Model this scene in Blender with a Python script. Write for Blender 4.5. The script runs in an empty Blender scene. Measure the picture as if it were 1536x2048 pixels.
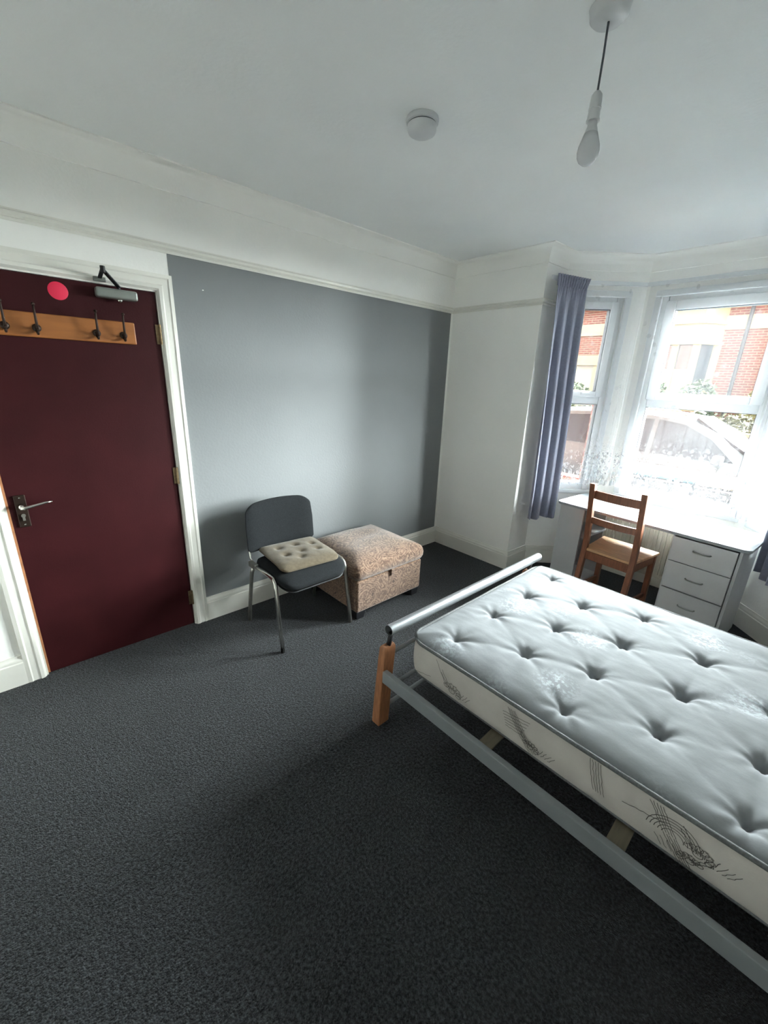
import bpy, bmesh, math, random
from mathutils import Vector, Matrix, noise

PI = math.pi
SC = bpy.context.scene
COL = SC.collection
random.seed(7)

# ------------------------------------------------------------------ camera
cam_d = bpy.data.cameras.new('camera')
cam = bpy.data.objects.new('camera', cam_d)
COL.objects.link(cam)
cam.location = (2.56386, -3.14788, 1.60015)
cam.rotation_mode = 'XYZ'
cam.rotation_euler = (1.25676, -0.03774, 0.83035)
cam_d.sensor_fit = 'VERTICAL'
cam_d.sensor_height = 36.0
cam_d.lens = 36.0 * 818.70 / 2048.0
cam_d.clip_start = 0.02
cam_d.clip_end = 200
SC.camera = cam

# ------------------------------------------------------------------ view, world
SC.view_settings.view_transform = 'Standard'
SC.view_settings.look = 'None'
SC.view_settings.gamma = 1.0
SC.view_settings.use_curve_mapping = False
SC.view_settings.exposure = 4.68
SKY_LOW, SKY_HIGH = 0.5, 9.5
SC.cycles.use_denoising = True
SC.cycles.max_bounces = 14
SC.cycles.diffuse_bounces = 7
SC.cycles.transparent_max_bounces = 16
SC.cycles.sample_clamp_indirect = 6.0
SC.cycles.caustics_reflective = False
SC.cycles.caustics_refractive = False

world = bpy.data.worlds.new('overcast_sky')
SC.world = world
world.use_nodes = True
wn, wl = world.node_tree.nodes, world.node_tree.links
wn.clear()
w_out = wn.new('ShaderNodeOutputWorld')
w_bg = wn.new('ShaderNodeBackground')
w_tc = wn.new('ShaderNodeTexCoord')
w_dot = wn.new('ShaderNodeVectorMath')       # the cloud is brightest beyond the houses opposite
w_dot.operation = 'DOT_PRODUCT'
w_dot.inputs[1].default_value = Vector((0.30, 0.90, 0.20)).normalized()
w_mr = wn.new('ShaderNodeMapRange')
w_mr.interpolation_type = 'SMOOTHSTEP'
w_mr.inputs['From Min'].default_value = 0.30
w_mr.inputs['From Max'].default_value = 0.93
w_mr.inputs['To Min'].default_value = SKY_LOW
w_mr.inputs['To Max'].default_value = SKY_HIGH
wl.new(w_tc.outputs['Generated'], w_dot.inputs[0])
wl.new(w_dot.outputs['Value'], w_mr.inputs['Value'])
wl.new(w_mr.outputs[0], w_bg.inputs['Strength'])
w_bg.inputs['Color'].default_value = (0.94, 0.985, 1.0, 1)
wl.new(w_bg.outputs[0], w_out.inputs[0])


sun_d = bpy.data.lights.new('veiled_sun', 'SUN')
sun_d.energy = 2.5
sun_d.angle = math.radians(12)
sun_d.color = (1.0, 0.98, 0.95)
sun = bpy.data.objects.new('veiled_sun', sun_d)
COL.objects.link(sun)
sun.rotation_euler = (math.radians(-22), 0, math.radians(-10))     # high, from beyond the houses


def portal(name, loc, rot, sx, sy):
    """daylight opening: tells the sampler where the sky comes in, gives off nothing itself"""
    d = bpy.data.lights.new(name, 'AREA')
    d.shape = 'RECTANGLE'
    d.size, d.size_y = sx, sy
    d.cycles.is_portal = True
    o = bpy.data.objects.new(name, d)
    o.location = loc
    o.rotation_euler = rot
    COL.objects.link(o)
    return o


# ------------------------------------------------------------------ materials
def srgb(h):
    h = h.lstrip('#')
    c = [int(h[i:i + 2], 16) / 255 for i in (0, 2, 4)]
    return tuple((x / 12.92 if x <= 0.04045 else ((x + 0.055) / 1.055) ** 2.4) for x in c) + (1,)


MATS = {}


def mat(name, col, rough=0.6, metal=0.0, noise_amt=0.0, noise_scale=20, bump=0.0, bump_scale=80,
        spec=0.5, sheen=0.0, coords='Object', detail=4, aniso=(1, 1, 1), col2=None):
    m = bpy.data.materials.new(name)
    m.use_nodes = True
    n, l = m.node_tree.nodes, m.node_tree.links
    b = n['Principled BSDF']
    c = srgb(col) if isinstance(col, str) else col
    b.inputs['Base Color'].default_value = c
    b.inputs['Roughness'].default_value = rough
    b.inputs['Metallic'].default_value = metal
    b.inputs['Specular IOR Level'].default_value = spec
    if sheen:
        b.inputs['Sheen Weight'].default_value = sheen
    tc = n.new('ShaderNodeTexCoord')
    mp = n.new('ShaderNodeMapping')
    mp.inputs['Scale'].default_value = aniso
    l.new(tc.outputs[coords], mp.inputs[0])
    if noise_amt or col2:
        t = n.new('ShaderNodeTexNoise')
        t.inputs['Scale'].default_value = noise_scale
        t.inputs['Detail'].default_value = detail
        l.new(mp.outputs[0], t.inputs['Vector'])
        mx = n.new('ShaderNodeMix')
        mx.data_type = 'RGBA'
        a = noise_amt
        if col2:
            c2 = srgb(col2)
            mx.inputs[6].default_value = c
            mx.inputs[7].default_value = c2
        else:
            mx.inputs[6].default_value = tuple(max(0, x * (1 - a)) for x in c[:3]) + (1,)
            mx.inputs[7].default_value = tuple(min(1, x * (1 + a)) for x in c[:3]) + (1,)
        r = n.new('ShaderNodeMapRange')
        r.inputs['From Min'].default_value = 0.32
        r.inputs['From Max'].default_value = 0.68
        l.new(t.outputs['Fac'], r.inputs['Value'])
        l.new(r.outputs[0], mx.inputs[0])
        l.new(mx.outputs[2], b.inputs['Base Color'])
    if bump:
        t2 = n.new('ShaderNodeTexNoise')
        t2.inputs['Scale'].default_value = bump_scale
        t2.inputs['Detail'].default_value = 3
        l.new(mp.outputs[0], t2.inputs['Vector'])
        bp = n.new('ShaderNodeBump')
        bp.inputs['Strength'].default_value = bump
        bp.inputs['Distance'].default_value = 0.01
        l.new(t2.outputs['Fac'], bp.inputs['Height'])
        l.new(bp.outputs[0], b.inputs['Normal'])
    MATS[name] = m
    return m


M_ceil = mat('ceiling_paint', (0.84, 0.855, 0.85, 1), 0.85, noise_amt=0.015, noise_scale=3, bump=0.10, bump_scale=60)
M_white = mat('white_wall_paint', (0.91, 0.905, 0.87, 1), 0.8, noise_amt=0.015, noise_scale=2.5, bump=0.10, bump_scale=70)
M_grey = mat('grey_wall_paint', srgb('#7d8082'), 0.75, noise_amt=0.03, noise_scale=2, bump=0.10, bump_scale=70)
M_trim = mat('trim_gloss_white', (0.77, 0.76, 0.70, 1), 0.38, noise_amt=0.02, noise_scale=5, bump=0.04, bump_scale=40)
M_door = mat('door_maroon', srgb('#351316'), 0.5, noise_amt=0.12, noise_scale=6, bump=0.05, bump_scale=140, spec=0.15)
M_rawwood = mat('bare_wood_edge', srgb('#a8714c'), 0.7, noise_amt=0.2, noise_scale=30)
M_pine = mat('varnished_pine', srgb('#955c2e'), 0.42, noise_amt=0.14, noise_scale=5, bump=0.02, aniso=(8, 1, 8))
M_pinechair = mat('chair_pine', srgb('#784a33'), 0.45, noise_amt=0.22, noise_scale=12, aniso=(7, 7, 1))
M_pineseat = mat('seat_pine', srgb('#c49b74'), 0.38, noise_amt=0.2, noise_scale=10, aniso=(1, 9, 1))
M_bedwood = mat('bed_post_wood', srgb('#a06c4a'), 0.5, noise_amt=0.22, noise_scale=14, aniso=(8, 8, 1))
M_silver = mat('silver_powder_metal', srgb('#a9adb0'), 0.32, 0.75, bump=0.02, bump_scale=300)
M_rail = mat('grey_painted_steel', srgb('#868b8d'), 0.45, 0.2, noise_amt=0.06, noise_scale=8)
M_chrome = mat('chrome', srgb('#d4d2cb'), 0.16, 1.0)
M_dullchrome = mat('worn_chrome', srgb('#b5b3ab'), 0.28, 0.9, noise_amt=0.12, noise_scale=30)
M_brass = mat('dull_brass', srgb('#8f7c60'), 0.35, 0.9, noise_amt=0.2, noise_scale=60)
M_iron = mat('dark_iron', srgb('#33261f'), 0.45, 0.6)
M_alu = mat('closer_silver', srgb('#8f948f'), 0.38, 0.6, noise_amt=0.05)
M_red = mat('red_disc', srgb('#e0274c'), 0.5)
M_plastic = mat('white_plastic', (0.60, 0.61, 0.62, 1), 0.4)
M_bulb = mat('bulb_opal', (0.62, 0.63, 0.65, 1), 0.25)
M_dark = mat('dark_plastic', srgb('#17181c'), 0.5)
M_chairfab = mat('charcoal_chair_fabric', srgb('#242628'), 0.95, spec=0.08, noise_amt=0.3, noise_scale=260, bump=0.25, bump_scale=500, sheen=0.02)
M_cushion = mat('taupe_cushion_fabric', srgb('#625848'), 0.95, spec=0.1, noise_amt=0.12, noise_scale=60, bump=0.25, bump_scale=350, sheen=0.2)
M_curtain = mat('grey_curtain_cloth', srgb('#86899a'), 0.9, noise_amt=0.06, noise_scale=60, bump=0.15, bump_scale=400, sheen=0.2)
M_desk = mat('white_desk_laminate', (0.30, 0.33, 0.35, 1), 0.5, spec=0.2, noise_amt=0.02, noise_scale=5)
M_deskside = mat('grey_desk_laminate', srgb('#b4b6b8'), 0.45, noise_amt=0.03, noise_scale=8)
M_rad = mat('radiator_enamel', srgb('#cfccbe'), 0.35)
M_slat = mat('birch_slat', srgb('#77705f'), 0.6, noise_amt=0.15, noise_scale=10, aniso=(8, 1, 8))
M_pvc = mat('window_pvc', (0.75, 0.77, 0.78, 1), 0.3)
M_gasket = mat('window_gasket', srgb('#4a4f55'), 0.6)
M_piping = mat('mattress_piping', srgb('#5f6263'), 0.7, noise_amt=0.25, noise_scale=160)
M_stitch = mat('mattress_print_thread', srgb('#4f4c48'), 0.9)
M_under = mat('mattress_tuft_felt', srgb('#a8a8a2'), 0.9)
# outside
M_asphalt = mat('asphalt', srgb('#3c3d3e'), 0.9, noise_amt=0.15, noise_scale=30)
M_paving = mat('pavement_slabs', srgb('#55534d'), 0.9, noise_amt=0.12, noise_scale=4)
M_cream = mat('cream_render', srgb('#7f775a'), 0.8, noise_amt=0.05, noise_scale=3)
M_tile = mat('roof_tiles', srgb('#5d4a44'), 0.8, noise_amt=0.2, noise_scale=8)
M_carpaint = mat('silver_car_paint', srgb('#3c4244'), 0.35, 0.1)
M_carglass = mat('dark_car_glass', srgb('#101318'), 0.2, 0.0, spec=0.25)
M_tyre = mat('tyre_rubber', srgb('#1c1c1d'), 0.9)
M_bin = mat('grey_bin_plastic', srgb('#2c3034'), 0.5)
M_binlid = mat('blue_bin_lid', srgb('#2a5f74'), 0.45)
M_binlid2 = mat('pale_bin_lid', srgb('#6f7268'), 0.45)
M_leaf1 = mat('hedge_leaves', srgb('#2c3d22'), 0.7, noise_amt=0.5, noise_scale=3)
M_leaf2 = mat('yellow_leaves', srgb('#5a5a26'), 0.7, noise_amt=0.4, noise_scale=3)
M_leaf3 = mat('olive_leaves', srgb('#40422c'), 0.7, noise_amt=0.5, noise_scale=3)
M_bark = mat('twigs', srgb('#5b4a3a'), 0.9)
M_houseglass = mat('house_window_glass', srgb('#2c3238'), 0.1, spec=0.8)
M_dooroutside = mat('house_door_paint', srgb('#777568'), 0.4)


def brick_mat(name, a, b, mortar):
    m = bpy.data.materials.new(name)
    m.use_nodes = True
    n, l = m.node_tree.nodes, m.node_tree.links
    p = n['Principled BSDF']
    p.inputs['Roughness'].default_value = 0.85
    tc = n.new('ShaderNodeTexCoord')
    sp = n.new('ShaderNodeSeparateXYZ')
    ad = n.new('ShaderNodeMath')
    cb = n.new('ShaderNodeCombineXYZ')
    l.new(tc.outputs['Object'], sp.inputs[0])
    l.new(sp.outputs['X'], ad.inputs[0])
    l.new(sp.outputs['Y'], ad.inputs[1])
    l.new(ad.outputs[0], cb.inputs['X'])
    l.new(sp.outputs['Z'], cb.inputs['Y'])
    br = n.new('ShaderNodeTexBrick')
    br.inputs['Color1'].default_value = srgb(a)
    br.inputs['Color2'].default_value = srgb(b)
    br.inputs['Mortar'].default_value = srgb(mortar)
    br.inputs['Scale'].default_value = 1.0
    br.inputs['Mortar Size'].default_value = 0.012
    br.inputs['Brick Width'].default_value = 0.225
    br.inputs['Row Height'].default_value = 0.075
    l.new(cb.outputs[0], br.inputs['Vector'])
    l.new(br.outputs['Color'], p.inputs['Base Color'])
    return m


M_brick = brick_mat('red_brick', '#5e2316', '#4d1c12', '#6b5e4c')


def carpet_mat():
    m = bpy.data.materials.new('charcoal_carpet')
    m.use_nodes = True
    n, l = m.node_tree.nodes, m.node_tree.links
    b = n['Principled BSDF']
    b.inputs['Roughness'].default_value = 0.97
    b.inputs['Specular IOR Level'].default_value = 0.04
    b.inputs['Sheen Weight'].default_value = 0.12
    b.inputs['Sheen Roughness'].default_value = 0.6
    tc = n.new('ShaderNodeTexCoord')
    v = n.new('ShaderNodeTexVoronoi')
    v.inputs['Scale'].default_value = 210
    t = n.new('ShaderNodeTexNoise')
    t.inputs['Scale'].default_value = 100
    t.inputs['Detail'].default_value = 5
    t.inputs['Roughness'].default_value = 0.7
    t3 = n.new('ShaderNodeTexNoise')
    t3.inputs['Scale'].default_value = 2.2
    l.new(tc.outputs['Object'], v.inputs['Vector'])
    l.new(tc.outputs['Object'], t.inputs['Vector'])
    l.new(tc.outputs['Object'], t3.inputs['Vector'])
    r = n.new('ShaderNodeValToRGB')
    r.color_ramp.elements[0].position = 0.42
    r.color_ramp.elements[0].color = (0.0105, 0.0115, 0.0125, 1)
    r.color_ramp.elements[1].position = 0.68
    r.color_ramp.elements[1].color = (0.078, 0.086, 0.095, 1)
    l.new(t.outputs['Fac'], r.inputs[0])
    mx = n.new('ShaderNodeMix')
    mx.data_type = 'RGBA'
    mx.blend_type = 'MULTIPLY'
    mx.inputs[0].default_value = 1
    l.new(r.outputs[0], mx.inputs[6])
    r2 = n.new('ShaderNodeMapRange')
    r2.inputs['To Min'].default_value = 0.82
    r2.inputs['To Max'].default_value = 1.18
    l.new(t3.outputs['Fac'], r2.inputs['Value'])
    l.new(r2.outputs[0], mx.inputs[7])
    l.new(mx.outputs[2], b.inputs['Base Color'])
    bp = n.new('ShaderNodeBump')
    bp.inputs['Strength'].default_value = 0.9
    bp.inputs['Distance'].default_value = 0.006
    sub = n.new('ShaderNodeMath')
    sub.operation = 'SUBTRACT'
    l.new(t.outputs['Fac'], sub.inputs[0])
    l.new(v.outputs['Distance'], sub.inputs[1])
    l.new(sub.outputs[0], bp.inputs['Height'])
    l.new(bp.outputs[0], b.inputs['Normal'])
    return m


M_carpet = carpet_mat()


def ottoman_mat():
    m = bpy.data.materials.new('paisley_chenille')
    m.use_nodes = True
    n, l = m.node_tree.nodes, m.node_tree.links
    b = n['Principled BSDF']
    b.inputs['Roughness'].default_value = 0.9
    b.inputs['Sheen Weight'].default_value = 0.35
    tc = n.new('ShaderNodeTexCoord')
    t = n.new('ShaderNodeTexNoise')
    t.inputs['Scale'].default_value = 9
    t.inputs['Detail'].default_value = 5
    l.new(tc.outputs['Object'], t.inputs['Vector'])
    # warped voronoi rings give the medallion figures
    mp = n.new('ShaderNodeVectorMath')
    mp.operation = 'MULTIPLY_ADD'
    mp.inputs[1].default_value = (0.06, 0.06, 0.06)
    l.new(t.outputs['Color'], mp.inputs[0])
    l.new(tc.outputs['Object'], mp.inputs[2])
    v = n.new('ShaderNodeTexVoronoi')
    v.inputs['Scale'].default_value = 9
    l.new(mp.outputs[0], v.inputs['Vector'])
    s = n.new('ShaderNodeMath')
    s.operation = 'MULTIPLY'
    s.inputs[1].default_value = 46
    l.new(v.outputs['Distance'], s.inputs[0])
    si = n.new('ShaderNodeMath')
    si.operation = 'SINE'
    l.new(s.outputs[0], si.inputs[0])
    r = n.new('ShaderNodeValToRGB')
    e = r.color_ramp.elements
    e[0].position = 0.0
    e[0].color = srgb('#6a4f3e')
    e[1].position = 1.0
    e[1].color = srgb('#8e735e')
    k = e.new(0.45)
    k.color = srgb('#785d49')
    mr = n.new('ShaderNodeMapRange')
    mr.inputs['From Min'].default_value = -1
    l.new(si.outputs[0], mr.inputs['Value'])
    l.new(mr.outputs[0], r.inputs[0])
    # dark kernels of the medallions
    lt = n.new('ShaderNodeMath')
    lt.operation = 'LESS_THAN'
    lt.inputs[1].default_value = 0.09
    l.new(v.outputs['Distance'], lt.inputs[0])
    mx = n.new('ShaderNodeMix')
    mx.data_type = 'RGBA'
    l.new(lt.outputs[0], mx.inputs[0])
    l.new(r.outputs[0], mx.inputs[6])
    mx.inputs[7].default_value = srgb('#4a3428')
    # fine scroll work
    t2 = n.new('ShaderNodeTexNoise')
    t2.inputs['Scale'].default_value = 38
    t2.inputs['Detail'].default_value = 5
    t2.inputs['Distortion'].default_value = 1.5
    l.new(tc.outputs['Object'], t2.inputs['Vector'])
    m2 = n.new('ShaderNodeMix')
    m2.data_type = 'RGBA'
    m2.blend_type = 'MULTIPLY'
    m2.inputs[0].default_value = 0.85
    r3 = n.new('ShaderNodeValToRGB')
    r3.color_ramp.elements[0].position = 0.40
    r3.color_ramp.elements[0].color = (0.40, 0.33, 0.28, 1)
    r3.color_ramp.elements[1].position = 0.55
    r3.color_ramp.elements[1].color = (1, 1, 1, 1)
    l.new(t2.outputs['Fac'], r3.inputs[0])
    l.new(mx.outputs[2], m2.inputs[6])
    l.new(r3.outputs[0], m2.inputs[7])
    l.new(m2.outputs[2], b.inputs['Base Color'])
    bp = n.new('ShaderNodeBump')
    bp.inputs['Strength'].default_value = 0.35
    bp.inputs['Distance'].default_value = 0.004
    l.new(t2.outputs['Fac'], bp.inputs['Height'])
    l.new(bp.outputs[0], b.inputs['Normal'])
    return m


M_ottoman = ottoman_mat()


def mattress_mat():
    m = bpy.data.materials.new('mattress_damask')
    m.use_nodes = True
    n, l = m.node_tree.nodes, m.node_tree.links
    b = n['Principled BSDF']
    b.inputs['Roughness'].default_value = 0.9
    b.inputs['Specular IOR Level'].default_value = 0.15
    tc = n.new('ShaderNodeTexCoord')
    big = n.new('ShaderNodeTexVoronoi')      # where the woven sprigs sit
    big.inputs['Scale'].default_value = 3.9
    l.new(tc.outputs['Object'], big.inputs['Vector'])
    r = n.new('ShaderNodeMapRange')
    r.inputs['From Min'].default_value = 0.10
    r.inputs['From Max'].default_value = 0.40
    r.inputs['To Min'].default_value = 1.0
    r.inputs['To Max'].default_value = 0.0
    l.new(big.outputs['Distance'], r.inputs['Value'])
    fine = n.new('ShaderNodeTexNoise')
    fine.inputs['Scale'].default_value = 75
    fine.inputs['Detail'].default_value = 3
    l.new(tc.outputs['Object'], fine.inputs['Vector'])
    th = n.new('ShaderNodeMapRange')
    th.inputs['From Min'].default_value = 0.47
    th.inputs['From Max'].default_value = 0.58
    l.new(fine.outputs['Fac'], th.inputs['Value'])
    mu = n.new('ShaderNodeMath')
    mu.operation = 'MULTIPLY'
    l.new(r.outputs[0], mu.inputs[0])
    l.new(th.outputs[0], mu.inputs[1])
    mx = n.new('ShaderNodeMix')
    mx.data_type = 'RGBA'
    mx.inputs[6].default_value = (0.24, 0.252, 0.265, 1)
    mx.inputs[7].default_value = (0.355, 0.39, 0.42, 1)
    l.new(mu.outputs[0], mx.inputs[0])
    l.new(mx.outputs[2], b.inputs['Base Color'])
    bp = n.new('ShaderNodeBump')
    bp.inputs['Strength'].default_value = 0.12
    bp.inputs['Distance'].default_value = 0.004
    l.new(fine.outputs['Fac'], bp.inputs['Height'])
    l.new(bp.outputs[0], b.inputs['Normal'])
    rr = n.new('ShaderNodeMapRange')
    rr.inputs['To Min'].default_value = 0.92
    rr.inputs['To Max'].default_value = 0.5
    l.new(mu.outputs[0], rr.inputs['Value'])
    l.new(rr.outputs[0], b.inputs['Roughness'])
    return m


M_mattress = mattress_mat()
M_mattside = mat('mattress_border_cloth', (0.50, 0.47, 0.435, 1), 0.8, noise_amt=0.06, noise_scale=9, bump=0.1, bump_scale=200)


def glass_mat():
    m = bpy.data.materials.new('clear_window_glass')
    m.use_nodes = True
    n, l = m.node_tree.nodes, m.node_tree.links
    n.remove(n['Principled BSDF'])
    out = n['Material Output']
    tr = n.new('ShaderNodeBsdfTransparent')
    tr.inputs[0].default_value = (0.95, 0.97, 0.96, 1)
    gl = n.new('ShaderNodeBsdfGlossy')
    gl.inputs['Roughness'].default_value = 0.02
    fr = n.new('ShaderNodeFresnel')
    fr.inputs[0].default_value = 1.45
    mx = n.new('ShaderNodeMixShader')
    l.new(fr.outputs[0], mx.inputs[0])
    l.new(tr.outputs[0], mx.inputs[1])
    l.new(gl.outputs[0], mx.inputs[2])
    l.new(mx.outputs[0], out.inputs[0])
    return m


M_glass = glass_mat()


def lace_mat():
    """white net: open mesh, woven flowers and sprays, denser towards the scalloped hem (uv in metres)"""
    m = bpy.data.materials.new('white_lace_net')
    m.use_nodes = True
    n, l = m.node_tree.nodes, m.node_tree.links
    n.remove(n['Principled BSDF'])
    out = n['Material Output']
    uv = n.new('ShaderNodeUVMap')

    def mth(op, a, b=None, clamp=False):
        q = n.new('ShaderNodeMath')
        q.operation = op
        q.use_clamp = clamp
        for i, x in enumerate((a, b)):
            if x is None:
                continue
            if isinstance(x, (int, float)):
                q.inputs[i].default_value = x
            else:
                l.new(x, q.inputs[i])
        return q.outputs[0]

    def mrange(v, a, b, c, d):
        q = n.new('ShaderNodeMapRange')
        q.inputs['From Min'].default_value = a
        q.inputs['From Max'].default_value = b
        q.inputs['To Min'].default_value = c
        q.inputs['To Max'].default_value = d
        l.new(v, q.inputs['Value'])
        return q.outputs[0]

    sep = n.new('ShaderNodeSeparateXYZ')
    l.new(uv.outputs[0], sep.inputs[0])
    vor = n.new('ShaderNodeTexVoronoi')      # blossoms
    vor.voronoi_dimensions = '2D'
    vor.inputs['Scale'].default_value = 11
    l.new(uv.outputs[0], vor.inputs['Vector'])
    disc = mrange(vor.outputs['Distance'], 0.16, 0.20, 1, 0)
    wav = n.new('ShaderNodeTexNoise')        # leaf sprays
    wav.noise_dimensions = '2D'
    wav.inputs['Scale'].default_value = 26
    wav.inputs['Detail'].default_value = 2
    wav.inputs['Distortion'].default_value = 1.6
    l.new(uv.outputs[0], wav.inputs['Vector'])
    spray = mrange(wav.outputs['Fac'], 0.56, 0.60, 0, 1)
    nearhem = mrange(sep.outputs['Y'], 0.10, 0.48, 1, 0.0)
    spray_w = mth('MULTIPLY', spray, mth('MAXIMUM', nearhem, 0.05))
    # flowers above the border are sparse
    sel = n.new('ShaderNodeTexNoise')
    sel.noise_dimensions = '2D'
    sel.inputs['Scale'].default_value = 5
    l.new(uv.outputs[0], sel.inputs['Vector'])
    selm = mth('MAXIMUM', mrange(sel.outputs['Fac'], 0.60, 0.66, 0, .45), nearhem)
    disc_w = mth('MULTIPLY', disc, selm)
    band = mrange(sep.outputs['Y'], 0.035, 0.05, 1, 0)
    pat = mth('MAXIMUM', mth('MAXIMUM', spray_w, disc_w), mth('MULTIPLY', band, 0.8))
    dens = mrange(pat, 0, 1, 0.12, 0.50)
    tr = n.new('ShaderNodeBsdfTransparent')
    df = n.new('ShaderNodeBsdfDiffuse')
    df.inputs[0].default_value = (0.86, 0.87, 0.90, 1)
    tl = n.new('ShaderNodeBsdfTranslucent')
    tl.inputs[0].default_value = (0.30, 0.305, 0.33, 1)
    m1 = n.new('ShaderNodeMixShader')
    m1.inputs[0].default_value = 0.28
    l.new(df.outputs[0], m1.inputs[1])
    l.new(tl.outputs[0], m1.inputs[2])
    mx = n.new('ShaderNodeMixShader')
    l.new(dens, mx.inputs[0])
    l.new(tr.outputs[0], mx.inputs[1])
    l.new(m1.outputs[0], mx.inputs[2])
    l.new(mx.outputs[0], out.inputs[0])
    return m


M_lace = lace_mat()


# ------------------------------------------------------------------ mesh helpers
def T(x=0, y=0, z=0, rx=0, ry=0, rz=0):
    return Matrix.Translation((x, y, z)) @ Matrix.Rotation(rz, 4, 'Z') @ Matrix.Rotation(ry, 4, 'Y') @ Matrix.Rotation(rx, 4, 'X')


class MB:
    def __init__(self):
        self.bm = bmesh.new()
        self.mi = 0

    def _faces(self, vs, faces, M=None):
        V = [self.bm.verts.new((M @ Vector(v)) if M else v) for v in vs]
        out = []
        for f in faces:
            try:
                q = self.bm.faces.new([V[i] for i in f])
                q.material_index = self.mi
                out.append(q)
            except ValueError:
                pass
        return V, out

    def box(self, x0, x1, y0, y1, z0, z1, M=None):
        vs = [(x, y, z) for x in (x0, x1) for y in (y0, y1) for z in (z0, z1)]
        fs = [(0, 1, 3, 2), (4, 6, 7, 5), (0, 4, 5, 1), (2, 3, 7, 6), (0, 2, 6, 4), (1, 5, 7, 3)]
        self._faces(vs, fs, M)
        return self

    def hexa(self, bottom, top):
        """two quads, counter-clockwise from above"""
        vs = list(bottom) + list(top)
        self._faces(vs, [(3, 2, 1, 0), (4, 5, 6, 7), (0, 1, 5, 4), (1, 2, 6, 5), (2, 3, 7, 6), (3, 0, 4, 7)])
        return self

    def prism(self, pts, h0, h1, M=None):
        n = len(pts)
        vs = [(p[0], p[1], h0) for p in pts] + [(p[0], p[1], h1) for p in pts]
        fs = [tuple(range(n - 1, -1, -1)), tuple(range(n, 2 * n))]
        fs += [(i, (i + 1) % n, n + (i + 1) % n, n + i) for i in range(n)]
        self._faces(vs, fs, M)
        return self

    def lathe(self, prof, seg=28, M=None, close=True):
        vs, fs = [], []
        n = len(prof)
        for s in range(seg):
            a = 2 * PI * s / seg
            for r, z in prof:
                vs.append((r * math.cos(a), r * math.sin(a), z))
        for s in range(seg):
            t = (s + 1) % seg
            for i in range(n - 1):
                fs.append((s * n + i, t * n + i, t * n + i + 1, s * n + i + 1))
        V, _ = self._faces(vs, fs, M)
        if close:
            for idx in (0, n - 1):
                if prof[idx][0] > 1e-5:
                    try:
                        f = self.bm.faces.new([V[s * n + idx] for s in range(seg)])
                        f.material_index = self.mi
                    except ValueError:
                        pass
        return self

    def tube(self, path, r, seg=12, sx=1.0, M=None, caps=True, up=None, closed=False):
        path = [Vector(p) for p in path]
        n = len(path)
        rs = r if isinstance(r, (list, tuple)) else [r] * n
        rings = []
        prev = None
        for i, p in enumerate(path):
            if closed:
                d = (path[(i + 1) % n] - path[i - 1])
            elif i == 0:
                d = path[1] - path[0]
            elif i == n - 1:
                d = path[-1] - path[-2]
            else:
                d = (path[i + 1] - p).normalized() + (p - path[i - 1]).normalized()
            d.normalize()
            u = Vector(up) if up else (Vector((0, 0, 1)) if prev is None else prev)
            if abs(d.dot(u)) > 0.97:
                u = Vector((1, 0, 0)) if abs(d.x) < 0.9 else Vector((0, 1, 0))
            a = d.cross(u).normalized()
            b = a.cross(d).normalized()
            if not up:
                prev = b
            ring = []
            for s in range(seg):
                t = 2 * PI * s / seg
                q = p + a * (math.cos(t) * rs[i] * sx) + b * (math.sin(t) * rs[i])
                ring.append(self.bm.verts.new((M @ q) if M else q))
            rings.append(ring)
        for i in range(n if closed else n - 1):
            A, B = rings[i], rings[(i + 1) % n]
            for s in range(seg):
                f = self.bm.faces.new((A[s], A[(s + 1) % seg], B[(s + 1) % seg], B[s]))
                f.material_index = self.mi
        if caps and not closed:
            for ring, rev in ((rings[0], True), (rings[-1], False)):
                f = self.bm.faces.new(ring[::-1] if rev else ring)
                f.material_index = self.mi
        return self

    def bar(self, p, q, w, h, up=(0, 0, 1)):
        """rectangular bar from p to q; w across, h along up"""
        p, q = Vector(p), Vector(q)
        d = (q - p).normalized()
        a = d.cross(Vector(up)).normalized() * (w / 2)
        b = a.cross(d).normalized() * (h / 2)
        vs = [p - a - b, p + a - b, p + a + b, p - a + b, q - a - b, q + a - b, q + a + b, q - a + b]
        self._faces(vs, [(3, 2, 1, 0), (4, 5, 6, 7), (0, 1, 5, 4), (1, 2, 6, 5), (2, 3, 7, 6), (3, 0, 4, 7)])
        return self

    def loft(self, sections, closed_ring=True, caps=True):
        rings = [[self.bm.verts.new(v) for v in s] for s in sections]
        for A, B in zip(rings, rings[1:]):
            n = len(A)
            for s in range(n if closed_ring else n - 1):
                f = self.bm.faces.new((A[s], A[(s + 1) % n], B[(s + 1) % n], B[s]))
                f.material_index = self.mi
        if caps:
            self.bm.faces.new(rings[0][::-1])
            self.bm.faces.new(rings[-1])
        return self

    def sweep(self, plan, prof, closed=False):
        """plan: 2-D polyline, room on its right hand; prof: (out from wall, z) points"""
        P = [Vector((p[0], p[1])) for p in plan]
        n = len(P)
        rings = []
        for i in range(n):
            nrm = []
            if i > 0 or closed:
                d = (P[i] - P[i - 1]).normalized()
                nrm.append(Vector((d.y, -d.x)))
            if i < n - 1 or closed:
                d = (P[(i + 1) % n] - P[i]).normalized()
                nrm.append(Vector((d.y, -d.x)))
            if len(nrm) == 2:
                m = (nrm[0] + nrm[1])
                m = m / (1 + nrm[0].dot(nrm[1]))
            else:
                m = nrm[0]
            rings.append([self.bm.verts.new((P[i].x + m.x * o, P[i].y + m.y * o, z)) for o, z in prof])
        k = len(prof)
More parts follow.
